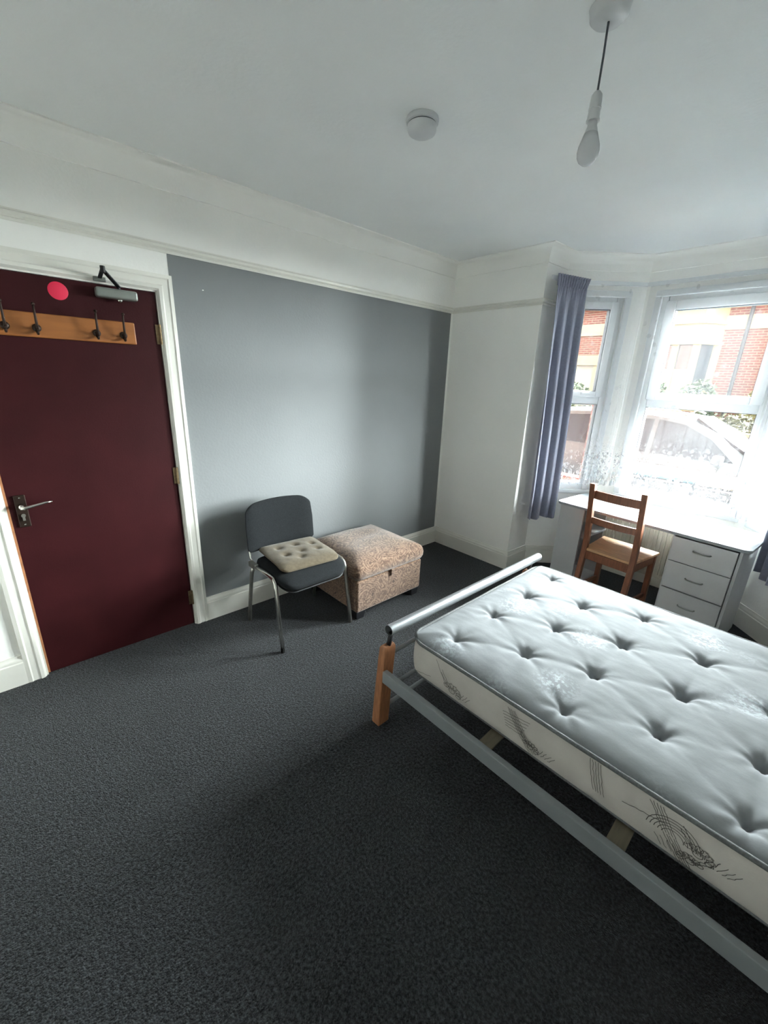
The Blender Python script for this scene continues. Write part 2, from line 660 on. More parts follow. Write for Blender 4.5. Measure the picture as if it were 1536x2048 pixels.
        for i in range(n if closed else n - 1):
            A, B = rings[i], rings[(i + 1) % n]
            for s in range(k):
                f = self.bm.faces.new((A[s], B[s], B[(s + 1) % k], A[(s + 1) % k]))
                f.material_index = self.mi
        if not closed:
            self.bm.faces.new(rings[0])
            self.bm.faces.new(rings[-1][::-1])
        return self

    def build(self, name, material, parent=None, smooth=False, bevel=0.0, seg=2, subsurf=0, loc=None, rotz=0.0,
              kind=None, autos=None):
        bm = self.bm
        bmesh.ops.recalc_face_normals(bm, faces=bm.faces)
        me = bpy.data.meshes.new(name)
        bm.to_mesh(me)
        bm.free()
        for x in (material if isinstance(material, (list, tuple)) else [material]):
            me.materials.append(x)
        o = bpy.data.objects.new(name, me)
        COL.objects.link(o)
        if smooth:
            for p in me.polygons:
                p.use_smooth = True
        if autos is not None:
            for p in me.polygons:
                p.use_smooth = True
            me.set_sharp_from_angle(angle=math.radians(autos))
        if bevel:
            md = o.modifiers.new('bevel', 'BEVEL')
            md.width = bevel
            md.segments = seg
            md.limit_method = 'ANGLE'
            md.angle_limit = math.radians(35)
            for p in me.polygons:
                p.use_smooth = True
            wnm = o.modifiers.new('wn', 'WEIGHTED_NORMAL')
            wnm.keep_sharp = True
        if subsurf:
            md = o.modifiers.new('sub', 'SUBSURF')
            md.levels = md.render_levels = subsurf
        if parent:
            o.parent = parent
        if loc:
            o.location = loc
        o.rotation_euler.z = rotz
        if kind:
            o['kind'] = kind
        return o


def tag(o, label, cat, group=None):
    o['label'] = label
    o['category'] = cat
    if group:
        o['group'] = group
    return o


def thing(name, label, cat, loc=(0, 0, 0), rotz=0.0, group=None):
    o = bpy.data.objects.new(name, None)
    o.empty_display_size = 0.1
    COL.objects.link(o)
    o.location = loc
    o.rotation_euler.z = rotz
    return tag(o, label, cat, group)


def copy_tree(o, parent=None):
    c = o.copy()
    COL.objects.link(c)
    if parent:
        c.parent = parent
    for ch in list(o.children):
        copy_tree(ch, c)
    return c


# ================================================================== SETTING
H = 2.561
ZC = 2.464
ZR = 2.174
ZS = 0.166
YF = 0.74
GZ = -.50
XR, YB = 3.55, -4.35
A0, A1, A2, A3 = (0.845, 0.0), (0.858, 0.285), (1.30, YF), (2.23, YF)
A4, A5 = (2.672, 0.285), (2.685, 0.0)
PLAN = [(0, YB), (0, 0), A0, A1, A2, A3, A4, A5, (XR, 0), (XR, YB)]

MB().box(-0.3, XR + 0.3, YB - 0.3, 1.02, -0.12, 0.0).build('floor', M_carpet, kind='structure')
MB().box(-0.3, XR + 0.3, YB - 0.3, 1.02, H, H + 0.15).build('ceiling', M_ceil, kind='structure')

# left wall with door opening and the grey painted panel
DY0, DY1, DZ = -3.215, -2.425, 1.996
wl_ = MB()
wl_.box(-0.2, 0, YB - 0.2, DY0, -0.05, H)
wl_.box(-0.2, 0, DY0, DY1, DZ, H)
wl_.box(-0.2, 0, DY1, 0.2, -0.05, H)
wl_.mi = 1
gy0, gy1 = -2.352, -0.028
wl_._faces([(0.0015, gy0, 0.1), (0.0015, gy1, 0.1), (0.0015, gy1, ZR), (0.0015, gy0 - .007, ZR), (0.0015, gy0 - .007, 2.06), (0.0015, gy0, 2.05)],
           [(0, 1, 2, 3, 4, 5)])
wl_.mi = 0
for y, z, r in ((-2.190, 2.030, .004), (-.885, .0, .0)):
    if r:
        wl_._faces([(.003, y - r, z - r * .6), (.003, y + r * 1.3, z - r * .4), (.003, y + r, z + r * .7), (.003, y - r * .8, z + r * .5)], [(0, 1, 2, 3)])
wl_.build('wall_left', [M_white, M_grey], kind='structure')
MB().box(-0.9, -0.5, -3.6, -2.0, -0.05, 2.6).build('wall_hallway', M_white, kind='structure')

# pier left of the bay (fills up to the return), mirrored pier on the right
MB().prism([(-0.2, 0), A0, A1, (0.70, 0.45), (-0.2, 0.45)], -0.05, H).build('wall_front_left', M_white, kind='structure')
MB().prism([A4, A5, (XR + 0.2, 0), (XR + 0.2, 0.45), (2.83, 0.45)], -0.05, H).build('wall_front_right', M_white, kind='structure')
MB().box(-8, 0.70, 0.45, 0.56, GZ, 6.5).build('wall_outside_left', M_brick, kind='structure')
MB().box(2.83, 11, 0.45, 0.56, GZ, 6.5).build('wall_outside_right', M_brick, kind='structure')
MB().prism([A0, A1, A2, A3, A4, A5][::-1], GZ, -.12).build('wall_outside_base', M_brick, kind='structure')
MB().box(XR, XR + 0.2, YB - 0.2, 0.1, -0.05, H).build('wall_right', M_white, kind='structure')
MB().box(-0.2, XR + 0.2, YB - 0.2, YB, -0.05, H).build('wall_back', M_white, kind='structure')


def frame_of(p, q):
    p, q = Vector(p), Vector(q)
    d = q - p
    return T(p.x, p.y, 0, rz=math.atan2(d.y, d.x)), d.length


WT = 0.24
WZ0, WZ1 = 0.715, 2.285       # structural opening in the bay walls


def bay_wall(name, p, q, s0, s1, e0=0.0, e1=0.0):
    """wall from p to q, local +y is outdoors; opening s0..s1"""
    M, L = frame_of(p, q)
    m = MB()
    for k, (a, b) in enumerate(((0, .13), (.13, WT))):
        m.mi = k
        m.box(-e0, s0, a, b, -0.05, H, M)
        m.box(s1, L + e1, a, b, -0.05, H, M)
        m.box(s0, s1, a, b, -0.05, WZ0, M)
        m.box(s0, s1, a, b, WZ1, H, M)
    m.build(name, [M_white, M_brick], kind='structure')
    return M, L


def window(idx, M, s0, s1, sash_in=0.055, handle_side=0):
    """white plastic window: outer frame, fixed lower light, opening top light"""
    fr = MB()
    z0, z1 = WZ0, WZ1
    zt0, zt1 = 1.475, 1.545    # transom
    y0, y1 = 0.035, 0.10
    # slim inner moulding round the reveal
    for a, b, c, d in ((s0 - .035, s0 + .012, z0 + .010, z1 - .010), (s1 - .012, s1 + .035, z0 + .010, z1 - .010)):
        fr.box(a, b, -0.014, 0.012, c, d, M)
    fr.box(s0 - .035, s1 + .035, -0.014, 0.012, z1 - .010, z1 + .035, M)
    fr.box(s0 - .035, s1 + .035, -0.020, 0.012, z0 - .025, z0 + .010, M)
    # main frame
    fw = 0.052
    fr.box(s0, s0 + fw, y0, y1, z0, z1, M)
    fr.box(s1 - fw, s1, y0, y1, z0, z1, M)
    fr.box(s0 + fw, s1 - fw, y0, y1, z0, z0 + .062, M)
    fr.box(s0 + fw, s1 - fw, y0, y1, z1 - .050, z1, M)
    fr.box(s0 + fw, s1 - fw, y0, y1, zt0 - .012, zt1 - .01, M)
    root = fr.build('window_%d' % idx, M_pvc, kind='structure', bevel=0.006)
    a0, a1 = s0 + fw, s1 - fw
    b0, b1 = zt1 - .010, z1 - .050
    sa = MB()
    sw = sash_in
    sa.box(a0 - .012, a0 + sw, y0 - .018, y1 - .02, b0 - .012, b1 + .012, M)
    sa.box(a1 - sw, a1 + .012, y0 - .018, y1 - .02, b0 - .012, b1 + .012, M)
    sa.box(a0 + sw, a1 - sw, y0 - .018, y1 - .02, b0 - .012, b0 + sw * .75, M)
    sa.box(a0 + sw, a1 - sw, y0 - .018, y1 - .02, b1 - sw, b1 + .012, M)
    sash = sa.build('sash', M_pvc, root, bevel=0.006)
    g = MB()
    for (u0, u1, v0, v1) in ((a0 + sw, a1 - sw, b0 + sw * .75, b1 - sw), ):
        t = .004
        g.box(u0, u0 + t, y0 - .004, y1 - .02, v0, v1, M)
        g.box(u1 - t, u1, y0 - .004, y1 - .02, v0, v1, M)
        g.box(u0, u1, y0 - .004, y1 - .02, v1 - t, v1, M)
        g.box(u0, u1, y0 - .004, y1 - .02, v0, v0 + t, M)
    u0, u1, v0, v1 = a0, a1, z0 + .062, zt0 - .012
    g2 = MB()
    g2.box(u0, u0 + t, y0 + .01, y1, v0, v1, M)
    g2.box(u1 - t, u1, y0 + .01, y1, v0, v1, M)
    g2.box(u0, u1, y0 + .01, y1, v1 - t, v1, M)
    g2.box(u0, u1, y0 + .01, y1, v0, v0 + t, M)
    g.build('gasket', M_gasket, sash)
    g2.build('gasket', M_gasket, root)
    MB().box(a0 + sw, a1 - sw, .06, .064, b0 + sw * .75, b1 - sw, M).build('pane', M_glass, sash)
    MB().box(a0, a1, .072, .076, z0 + .062, zt0 - .012, M).build('pane', M_glass, root)
    hx = (a0 + a1) / 2
    h = MB()
    h.box(hx - .025, hx + .025, y0 - .028, y0 - .016, b0 + .004, b0 + .026, M)
    h.box(hx - .01, hx + .085, y0 - .042, y0 - .028, b0 + .008, b0 + .022, M)
    h.build('window_handle', M_pvc, sash, bevel=0.003)
    # sill board outdoors
    MB().box(s0 - .03, s1 + .03, .10, .30, z0 - .05, z0, M).build('outer_sill', M_pvc, root, bevel=.004)
    c = M @ Vector(((s0 + s1) / 2, 0.27, (z0 + z1) / 2))
    rz = M.to_euler().z
    portal('window_daylight_portal', c, (PI / 2, 0, rz + PI), s1 - s0, z1 - z0)
    return root


ML, LL = bay_wall('wall_bay_left', A1, A2, 0.10, 0.492, 0.05, 0.06)
window(1, ML, 0.10, 0.492, 0.042)
MF, LF = bay_wall('wall_bay_front', A2, A3, 0.105, 0.915, 0.06, 0.06) if False else bay_wall('wall_bay_front', A2, A3, 0.108, 0.912, 0.05, 0.05)
window(2, MF, 0.108, 0.912, 0.055)
MR, LR = bay_wall('wall_bay_right', A3, A4, 0.142, 0.534, 0.06, 0.05)
window(3, MR, 0.142, 0.534, 0.042)

# coving, picture rail, skirting
cove = [(0, H), (0, ZC - .012), (.010, ZC - .012), (.012, ZC)]
for i in range(1, 8):
    a = PI / 2 * i / 8
    cove.append((.012 + .054 * (1 - math.cos(a)) , ZC + .004 + (H - .008 - ZC - .004) * math.sin(a)))
cove += [(.068, H - .010), (.078, H - .006), (.078, H)]
MB().sweep(PLAN, cove, closed=True).build('trim_1', M_white, kind='structure', autos=40)
rail = [(0, ZR), (.006, ZR), (.010, ZR + .010), (.008, ZR + .014), (.020, ZR + .022), (.022, ZR + .034), (.012, ZR + .040), (.010, ZR + .046), (0, ZR + .048)]
MB().sweep([(0, YB), (0, 0), A0, (A0[0] + .009, 0.20)], rail).build('trim_2', M_trim, kind='structure', autos=30)
MB().sweep([(A5[0], .2), A5, (XR, 0), (XR, YB), (0, YB)], rail).build('trim_3', M_trim, kind='structure', autos=30)
sk = [(0, 0), (.020, 0), (.020, ZS - .040), (.016, ZS - .034), (.017, ZS - .026), (.013, ZS - .016), (.008, ZS - .008), (.007, ZS), (0, ZS)]
AY1, AY0 = -2.352, -3.290       # outer edges of the architrave
MB().sweep([(0, YB), (0, AY0)], sk).build('baseboard_left_door', M_trim, kind='structure', autos=30)
MB().sweep([(0, AY1), (0, 0), A0, A1, A2], sk).build('baseboard_left', M_trim, kind='structure', autos=30)
MB().sweep([A2, A3], sk).build('baseboard_front', M_trim, kind='structure', autos=30)
MB().sweep([A3, A4, A5, (XR, 0), (XR, YB), (0, YB)], sk).build('baseboard_right', M_trim, kind='structure', autos=30)

# door lining, architrave, leaf
ar = MB()
aw = .078


def arch_prof(w):
    return [(0, 0), (0, .018), (w * .22, .022), (w * .30, .017), (w * .62, .017), (w * .70, .022), (w * .88, .020), (w, .008), (w, 0)]


# mitred sweep round the opening; the profile runs from the outer edge inward
outer = [(AY0, 0.0), (AY0, DZ + aw - .004), (AY1, DZ + aw - .004), (AY1, 0.0)]
rings = []
for k, (y, z) in enumerate(outer):
    ring = []
    for o_, h_ in arch_prof(aw):
        yy = y + o_ if k < 2 else y - o_
        zz = 0.0 if k in (0, 3) else z - o_
        ring.append((h_, yy, zz))
    rings.append(ring)
ar.loft(rings)
ar.build('trim_4', M_trim, kind='structure', autos=25)
li = MB()
li.box(-.16, .004, DY0 - .01, DY0 + .010, 0, DZ)
li.box(-.16, .004, DY1 - .010, DY1 + .01, 0, DZ)
li.box(-.16, .004, DY0, DY1, DZ - .012, DZ + .01)
li.box(-.16, -.055, DY0, DY0 + .03, 0, DZ)
li.box(-.16, -.055, DY1 - .03, DY1, 0, DZ)
li.build('trim_5', M_trim, kind='structure')

door = MB().box(-.050, -.002, DY0 + .012, DY1 - .012, .006, DZ - .014).build('door_1', M_door, kind='structure', bevel=.002)
MB().box(-.052, -.0005, DY0 + .0105, DY0 + .0195, .008, DZ - .016).build('door_edge', M_rawwood, door)
for z in (1.78, 1.012, .20):
    hg = MB()
    hg.tube([(.006, DY1 - .010, z - .05), (.006, DY1 - .010, z + .05)], .006, 10)
    for k in range(5):
        hg.tube([(.006, DY1 - .010, z - .05 + k * .02 + .001), (.006, DY1 - .010, z - .032 + k * .02)], .0072, 10)
    hg.box(-.002, .002, DY1 - .030, DY1 - .010, z - .048, z + .048)
    hg.build('hinge', M_brass, door, autos=40)
# lever handle on its back plate
hy = -3.150
pl_ = MB()
pl_.box(-.002, .008, hy - .022, hy + .022, .845, 1.005)
plate = pl_.build('handle_plate', M_iron, door, bevel=.004)
hd = MB()
hd.tube([(.006, hy, .955), (.045, hy, .953)], .010, 14)
hd.tube([(.045, hy - .004, .951), (.048, hy + .015, .949), (.050, hy + .05, .957), (.050, hy + .09, .965), (.048, hy + .118, .966)], [.0095, .009, .0075, .0065, .005], 12)
hd.build('lever', M_chrome, plate, smooth=True)
lk = MB()
lk.tube([(.006, hy, .905), (.018, hy, .905)], .0085, 14)
lk.box(.006, .017, hy - .005, hy + .005, .880, .905)
lk.build('lock_cylinder', M_dullchrome, plate, autos=40)
for z in (.858, .992):
    MB().lathe([(.004, 0), (.004, .002), (.001, .003)], 10, T(.008, hy, z, ry=PI / 2)).build('screw', M_chrome, plate)

# ================================================================== THINGS ON THE DOOR
cr = thing('coat_rack', 'varnished pine board with four dark iron coat hooks on the maroon door', 'coat rack', (0, -2.85, 1.72))
bd = MB()
bd.hexa([(-.0015, -.29, 0), (.016, -.29 + .0, 0), (.016, .295, 0), (-.0015, .295, 0)], [(-.0015, -.29, .104), (.016, -.29, .104), (.016, .295, .104), (-.0015, .295, .104)])
bd.build('board', M_pine, cr, bevel=.006, seg=3)
for y in (-3.06, -2.952, -2.725, -2.612):
    yy = y + 2.85
    hk = MB()
    hk.lathe([(.0, 0), (.016, 0), (.017, .003), (.010, .007), (0, .008)], 16, T(.016, yy, .040, ry=PI / 2))
    hk.tube([(.018, yy, .040), (.036, yy, .034), (.050, yy, .044), (.054, yy, .072), (.058, yy, .112), (.066, yy, .130)], [.007, .006, .0055, .005, .0045, .004], 10)
    hk.lathe([(0, -.007), (.006, -.004), (.0075, 0), (.006, .004), (0, .007)], 12, T(.067, yy, .134))
    hk.tube([(.018, yy, .030), (.040, yy, .014), (.052, yy, .016), (.056, yy, .028)], [.006, .005, .0045, .004], 10)
    hk.lathe([(0, -.006), (.005, -.004), (.007, 0), (.005, .004), (0, .006)], 12, T(.057, yy, .031))
    hk.build('hook', M_iron, cr, smooth=True)

dc = thing('door_closer', 'silver overhead door closer with black folding arm at the top of the door', 'door closer', (0, -2.617, 1.944))
b_ = MB()
b_.box(-.002, .048, -.088, .088, -.022, .022)
b_.build('closer_body', M_alu, dc, bevel=.010, seg=3)
MB().lathe([(0, -.028), (.008, -.026), (.012, -.020), (.012, -.012), (0, -.012)], 18, T(.026, .01, -.008)).build('closing_knob', M_chrome, dc, smooth=True)
a_ = MB()
a_.tube([(.026, .012, .020), (.026, .012, .034)], .008, 12)
a_.bar((.026, .014, .032), (.112, -.058, .082), .018, .007)
a_.bar((.114, -.060, .090), (.028, -.062, .060), .016, .007)
a_.tube([(.112, -.060, .072), (.112, -.060, .100)], .0105, 12)
a_.build('folding_arm', M_dark, dc, bevel=.001)
MB().box(.016, .034, -.088, -.038, .046, .066).build('arm_bracket', M_alu, dc, bevel=.003)

ds = MB()
ds.lathe([(0, 0), (.038, 0), (.038, .0015), (.036, .0022), (0, .0022)], 40, T(-.003 + .0005, -2.846, 1.928, ry=PI / 2))
tag(ds.build('door_disc', M_red, autos=40), 'round bright red disc stuck high on the maroon door', 'disc sign')

# ================================================================== CEILING
sm = thing('smoke_detector', 'round white smoke detector on the ceiling', 'smoke detector', (1.185, -1.735, H))
MB().lathe([(0, 0), (.062, 0), (.064, -.006), (.062, -.016), (.056, -.018), (0, -.018)][::-1], 40).build('base_plate', M_plastic, sm, autos=40)
MB().lathe([(0, -.056), (.030, -.056), (.040, -.053), (.052, -.046), (.056, -.038), (.056, -.022), (.050, -.020), (0, -.020)], 40).build('sensor_head', M_plastic, sm, autos=40)
g_ = MB()
g_.lathe([(.046, -.017), (.0535, -.017), (.0535, -.023), (.046, -.023)], 40)
g_.build('vent_ring', M_gasket, sm)

pd = thing('pendant_lamp', 'bare bulb on a short flex under its white ceiling rose', 'pendant lamp', (1.878, -1.755, H))
MB().lathe([(0, -.030), (.012, -.032), (.040, -.028), (.048, -.020), (.050, -.004), (.052, 0), (0, 0)], 36).build('ceiling_rose', M_plastic, pd, autos=50)
MB().tube([(0, 0, -.028), (.001, 0, -.10), (0, 0, -.18)], .0030, 8).build('flex', M_gasket, pd, smooth=True)
lh = MB()
lh.lathe([(0, -.176), (.008, -.178), (.014, -.186), (.0155, -.200), (.0155, -.214), (.017, -.215), (.017, -.218), (.0155, -.219), (.0165, -.240), (.018, -.241), (.018, -.245), (.0150, -.246), (0, -.246)], 28)
lh.build('lamp_holder', M_plastic, pd, autos=50)
bl = MB()
bl.lathe([(0, -.243), (.0125, -.243), (.013, -.256), (.015, -.262), (.018, -.272)], 28)
bn = bl.build('bulb_collar', M_plastic, pd, smooth=True)
bl = MB()
bl.lathe([(.018, -.272), (.0235, -.288), (.0285, -.302), (.0300, -.314), (.0285, -.327), (.023, -.338), (.014, -.3455), (.006, -.348), (0, -.3485)], 28)
bl.build('bulb', M_bulb, pd, smooth=True)

# ================================================================== CURTAINS
def cloth_strip(path_fn, n_u, n_v, z_top, z_bot_fn, name, material, uvscale=True, thick=0.0):
    """path_fn(u, t) -> (x, y) ; u along 0..1, t 0 top .. 1 bottom"""
    bm = bmesh.new()
    uvl = bm.loops.layers.uv.new('UVMap')
    grid, acc = [], []
    L = [0.0]
    for i in range(1, n_u + 1):
        a, b = path_fn((i - 1) / n_u, .5), path_fn(i / n_u, .5)
        L.append(L[-1] + math.hypot(b[0] - a[0], b[1] - a[1]))
    for j in range(n_v + 1):
        t = j / n_v
        row = []
        for i in range(n_u + 1):
            u = i / n_u
            x, y = path_fn(u, t)
            zb = z_bot_fn(u, L[i])
            row.append(bm.verts.new((x, y, z_top + (zb - z_top) * t)))
        grid.append(row)
    for j in range(n_v):
        for i in range(n_u):
            f = bm.faces.new((grid[j][i], grid[j][i + 1], grid[j + 1][i + 1], grid[j + 1][i]))
            f.smooth = True
            for lp, (a, b) in zip(f.loops, ((i, j), (i + 1, j), (i + 1, j + 1), (i, j + 1))):
                lp[uvl].uv = (L[a], (1 - b / n_v) * 1.55)
    me = bpy.data.meshes.new(name)
    bm.to_mesh(me)
    bm.free()
    me.materials.append(material)
    o = bpy.data.objects.new(name, me)
    COL.objects.link(o)
    if thick:
        md = o.modifiers.new('solid', 'SOLIDIFY')
        md.thickness = thick
    return o


def polyline_fn(pts):
    P = [Vector(p) for p in pts]
    seg = [(P[i + 1] - P[i]).length for i in range(len(P) - 1)]
    tot = sum(seg)

    def f(u):
        d = u * tot
        for i, s in enumerate(seg):
            if d <= s or i == len(seg) - 1:
                k = min(1, d / s)
                p = P[i].lerp(P[i + 1], k)
                t = (P[i + 1] - P[i]).normalized()
                return p, Vector((t.y, -t.x))
            d -= s
    return f, tot


def heavy_curtain(p0, p1, q0, q1, seed, label, ztop, zbot):
    top, Lt = polyline_fn([p0, p1])
    bot, Lb = polyline_fn([q0, q1])
    rnd = random.Random(seed)
    ph = [rnd.uniform(0, 6.28) for _ in range(6)]

    def fn(u, t):
        a, n1 = top(u)
        b, _ = bot(u)
        k = min(1, t * 1.15)
        p = a.lerp(b, k)
        # tight pencil pleats under the tape, opening into deep folds
        s = max(0.0, 1 - t / .075)
        pleat = .009 * math.sin(u * 2 * PI * 13) * s
        amp = (.010 + .026 * min(1, t * 1.6))
        deep = amp * (math.sin(u * 2 * PI * 3.1 + ph[0] + .5 * math.sin(t * 2.2 + ph[1])) * .95 + math.sin(u * 2 * PI * 6.3 + ph[2] + t) * .30)
        deep *= min(1, .25 + t * 6)
        flare = .012 * s
        p = p + n1 * (pleat + deep + flare)
        return p.x, p.y

    c = cloth_strip(fn, 150, 46, ztop, lambda u, L: zbot + .012 * math.sin(u * 9 + seed), 'curtain', M_curtain, thick=.003)
    tag(c, label, 'curtain', 'grey curtains of the bay')
    tp = cloth_strip(lambda u, t: tuple(top(.5 + (u - .5) * (1.02 + .10 * (1 - t)))[0] + top(u)[1] * (.007 + .011 * math.sin(u * 2 * PI * 13) + .012 * (1 - t))), 150, 3, ztop + .018, lambda u, L: ztop - .055, 'heading_tape', M_curtain, thick=.003)
    tp.parent = c
    return c


heavy_curtain((.925, .020), (1.015, .310), (.935, .085), (1.040, .340), 3, 'grey pencil-pleat curtain hanging at the left side of the bay, nearest the picture rail', 2.352, .488)
heavy_curtain((2.525, .310), (2.620, .020), (2.450, .340), (2.575, .040), 5, 'grey curtain at the right of the bay, only its lowest corner showing by the desk', 2.352, .505)


def lace(pts, folds, amp, seed, label, ztop, zb, strip):
    f, tot = polyline_fn(pts)
    rnd = random.Random(seed)
    ph = [rnd.uniform(0, 6.28) for _ in range(8)]

    def warp(u):
        return u

    def fn(u, t):
        p, nr = f(u)
        env = .35 + .65 * strip(u)
        tt = .35 + .65 * min(1, t * 1.5)
        d = amp * env * tt * (math.sin(u * 2 * PI * folds + ph[0] + .8 * math.sin(u * 9 + ph[1]) + .4 * t) + .45 * math.sin(u * 2 * PI * folds * 2.3 + ph[2]))
        p = p + nr * d
        return p.x, p.y

    return tag(cloth_strip(fn, int(260 * tot + 120), 40, ztop, lambda u, L: zb + .012 * abs(math.sin(L * PI / .085)) ** .7, 'lace_curtain', M_lace), label, 'net curtain', 'white lace net curtains of the bay')


def gauss(u, c, w):
    return math.exp(-((u - c) / w) ** 2)


lace([(1.010, .318), (1.318, .650), (1.330, .652)], 8, .016, 11, 'white lace net over the narrow left bay window, bunched into folds at the corner', 2.345, .785, lambda u: min(1, .15 + gauss(u, .85, .25)))
lace([(1.345, .668), (2.205, .668)], 13, .014, 12, 'white lace net with flowered scalloped hem across the wide middle bay window', 2.345, .785, lambda u: min(1, .12 + gauss(u, .22, .22) + gauss(u, 1., .12)))
lace([(2.200, .640), (2.505, .330)], 7, .014, 13, 'white lace net over the right bay window, at the photo edge above the desk end', 2.345, .745, lambda u: .7)

tk = MB()
tk.sweep([(.872, .03), (.902, .262), (1.312, .690), (2.218, .690), (2.628, .262), (2.655, .03)], [(0, 2.345), (.018, 2.345), (.018, 2.372), (.006, 2.376), (0, 2.372)])
tag(tk.build('curtain_track', M_pvc, autos=40), 'white curtain track bent round the bay below the coving', 'curtain track')

# ================================================================== RADIATOR
rd = thing('radiator', 'cream panel radiator on the bay wall behind the desk', 'radiator', (1.80, YF, 0.10))
rp = MB()
W_, HH = .86, .50
n_fl = 27
sec = []
for j, z in enumerate((0, .012, .03, .06, HH - .06, HH - .03, HH - .012, HH)):
    amp = (0, 0, 0, 1, 1, 0, 0, 0)[j]
    yy = (-.072, -.078, -.080, -.080, -.080, -.080, -.078, -.072)[j]
    ring = []
    for i in range(n_fl * 8 + 1):
        u = i / 8
        s = max(0, math.sin(u * 2 * PI) * 1.6)
        ring.append((-W_ / 2 + W_ * i / (n_fl * 8), yy - .011 * min(1, s) * amp, z))
    sec.append(ring)
rp.loft(sec, closed_ring=False, caps=False)
rp.box(-W_ / 2, W_ / 2, -.066, -.045, .004, HH - .004)
rp.build('front_panel', M_rad, rd, autos=50)
gr = MB()
for k in range(40):
    x = -W_ / 2 + .02 + k * (W_ - .04) / 39
    gr.box(x - .003, x + .003, -.075, -.02, HH - .006, HH + .002)
gr.box(-W_ / 2, W_ / 2, -.079, -.074, HH - .004, HH + .004)
gr.build('top_grille', M_rad, rd)
vv = MB()
vv.tube([(-W_ / 2 - .03, -.06, .04), (-W_ / 2 + .01, -.06, .04)], .008, 10)
vv.tube([(-W_ / 2 - .03, -.06, -.10), (-W_ / 2 - .03, -.06, .045)], .0075, 10)
vv.lathe([(0, 0), (.014, 0), (.015, .03), (.012, .04), (0, .042)], 16, T(-W_ / 2 - .03, -.06, .045))
vv.build('valve', M_chrome, rd, smooth=True)
for x in (-.3, .3):
    MB().box(x - .015, x + .015, -.048, -.0005, .05, HH - .05).build('wall_bracket', M_rad, rd)

# ================================================================== DESK
dk = thing('desk', 'white-topped desk with three grey drawers standing in the bay under the window', 'desk', (1.183, .080, 0), rotz=math.atan2(-.105, 1.225))
DL, DD = 1.232, .490


def rounded_rect(x0, x1, y0, y1, r, k=6):
    pts = []
    for cx, cy, a0 in ((x1 - r, y1 - r, 0), (x0 + r, y1 - r, PI / 2), (x0 + r, y0 + r, PI), (x1 - r, y0 + r, 3 * PI / 2)):
        for i in range(k + 1):
            a = a0 + PI / 2 * i / k
            pts.append((cx + r * math.cos(a), cy + r * math.sin(a)))
    return pts


MB().prism(rounded_rect(-.012, DL, 0, DD, .045), .692, .712).build('desktop', M_desk, dk, bevel=.003)
p_ = MB()
p_.box(.020, .215, .022, .038, 0.004, .692)
p_.box(.020, .036, .038, .45, 0.004, .692)
p_.box(.036, .215, .434, .45, 0.004, .692)
p_.build('side_panel', M_deskside, dk, bevel=.001)
for z in (.445, .03):
    MB().box(.036, .235, .038, .434, z, z + .017).build('shelf', M_deskside, dk, bevel=.001)
MB().box(.215, .825, .430, .446, .60, .692).build('back_rail', M_deskside, dk, bevel=.001)
pc = MB()
px0, px1 = .826, 1.196
pc.box(px0, px0 + .016, .022, .47, 0.004, .692)
pc.box(px1 - .016, px1, .022, .47, 0.004, .692)
pc.box(px0 + .016, px1 - .016, .455, .47, 0.004, .692)
pc.box(px0 + .016, px1 - .016, .03, .455, .05, .066)
pc.build('drawer_case', M_deskside, dk, bevel=.001)
for k, z in enumerate((.124, .322, .517)):
    dr = MB()
    dr.box(px0 + .010, px1 - .020, .004, .022, z - .050 if k == 0 else z, z + .190 if k < 2 else .683)
    dr.box(px0 + .03, px1 - .03, .024, .40, z + .02, z + .14)
    d_ = dr.build('drawer', M_deskside, dk, bevel=.0015)
    hx = (px0 + px1) / 2 - .005
    hz = z + (.100 if k else .100)
    path = []
    for i in range(9):
        a = PI * i / 8
        path.append((hx - .048 * math.cos(a), .004 - .020 * math.sin(a) ** .6, hz - .004 * math.sin(a)))
    MB().tube(path, .0045, 8).build('drawer_handle', MATS['closer_silver'], d_, smooth=True)

# ================================================================== PINE CHAIR
ch = thing('pine_chair', 'brown pine ladder-back chair tucked up to the white desk, back to the bed', 'chair', (1.668, -.045, 0), rotz=math.radians(-4.5))
for s in (-1, 1):
    m = MB()
    x = s * .171
    sec = []
    for z, y in ((0, -.062), (.20, -.030), (.40, -.004), (.52, -.003), (.70, -.026), (.85, -.052), (.948, -.070)):
        w, d = .0185, .019
        sec.append([(x - w, y - d, z), (x + w, y - d, z), (x + w, y + d, z), (x - w, y + d, z)])
    m.loft(sec)
    m.build('rear_post', M_pinechair, ch, bevel=.003)
    m = MB()
    m.box(s * .182 - .018, s * .182 + .018, .330, .366, 0, .418)
    m.build('front_leg', M_pinechair, ch, bevel=.003)
st = MB()
st.hexa([(-.175, -.012, .420), (.175, -.012, .420), (.208, .385, .420), (-.208, .385, .420)], [(-.175, -.012, .440), (.175, -.012, .440), (.208, .385, .440), (-.208, .385, .440)])
st.build('seat', M_pineseat, ch, bevel=.004)
for z, y in ((.868, -.056), (.668, -.024)):
    m = MB()
    sec = []
    for i in range(9):
        u = -1 + 2 * i / 8
        x = u * .156
        yy = y - .016 * (1 - u * u) + 0.004
        hh = .030 if z > .8 else .024
        sec.append([(x, yy - .008, z - hh), (x, yy + .008, z - hh), (x, yy + .008, z + hh), (x, yy - .008, z + hh)])
    m.loft(sec)
    m.build('back_slat', M_pinechair, ch, bevel=.002)
m = MB()
m.box(-.155, .155, -.012, .010, .355, .418)
m.box(-.166, .166, .338, .360, .360, .418)
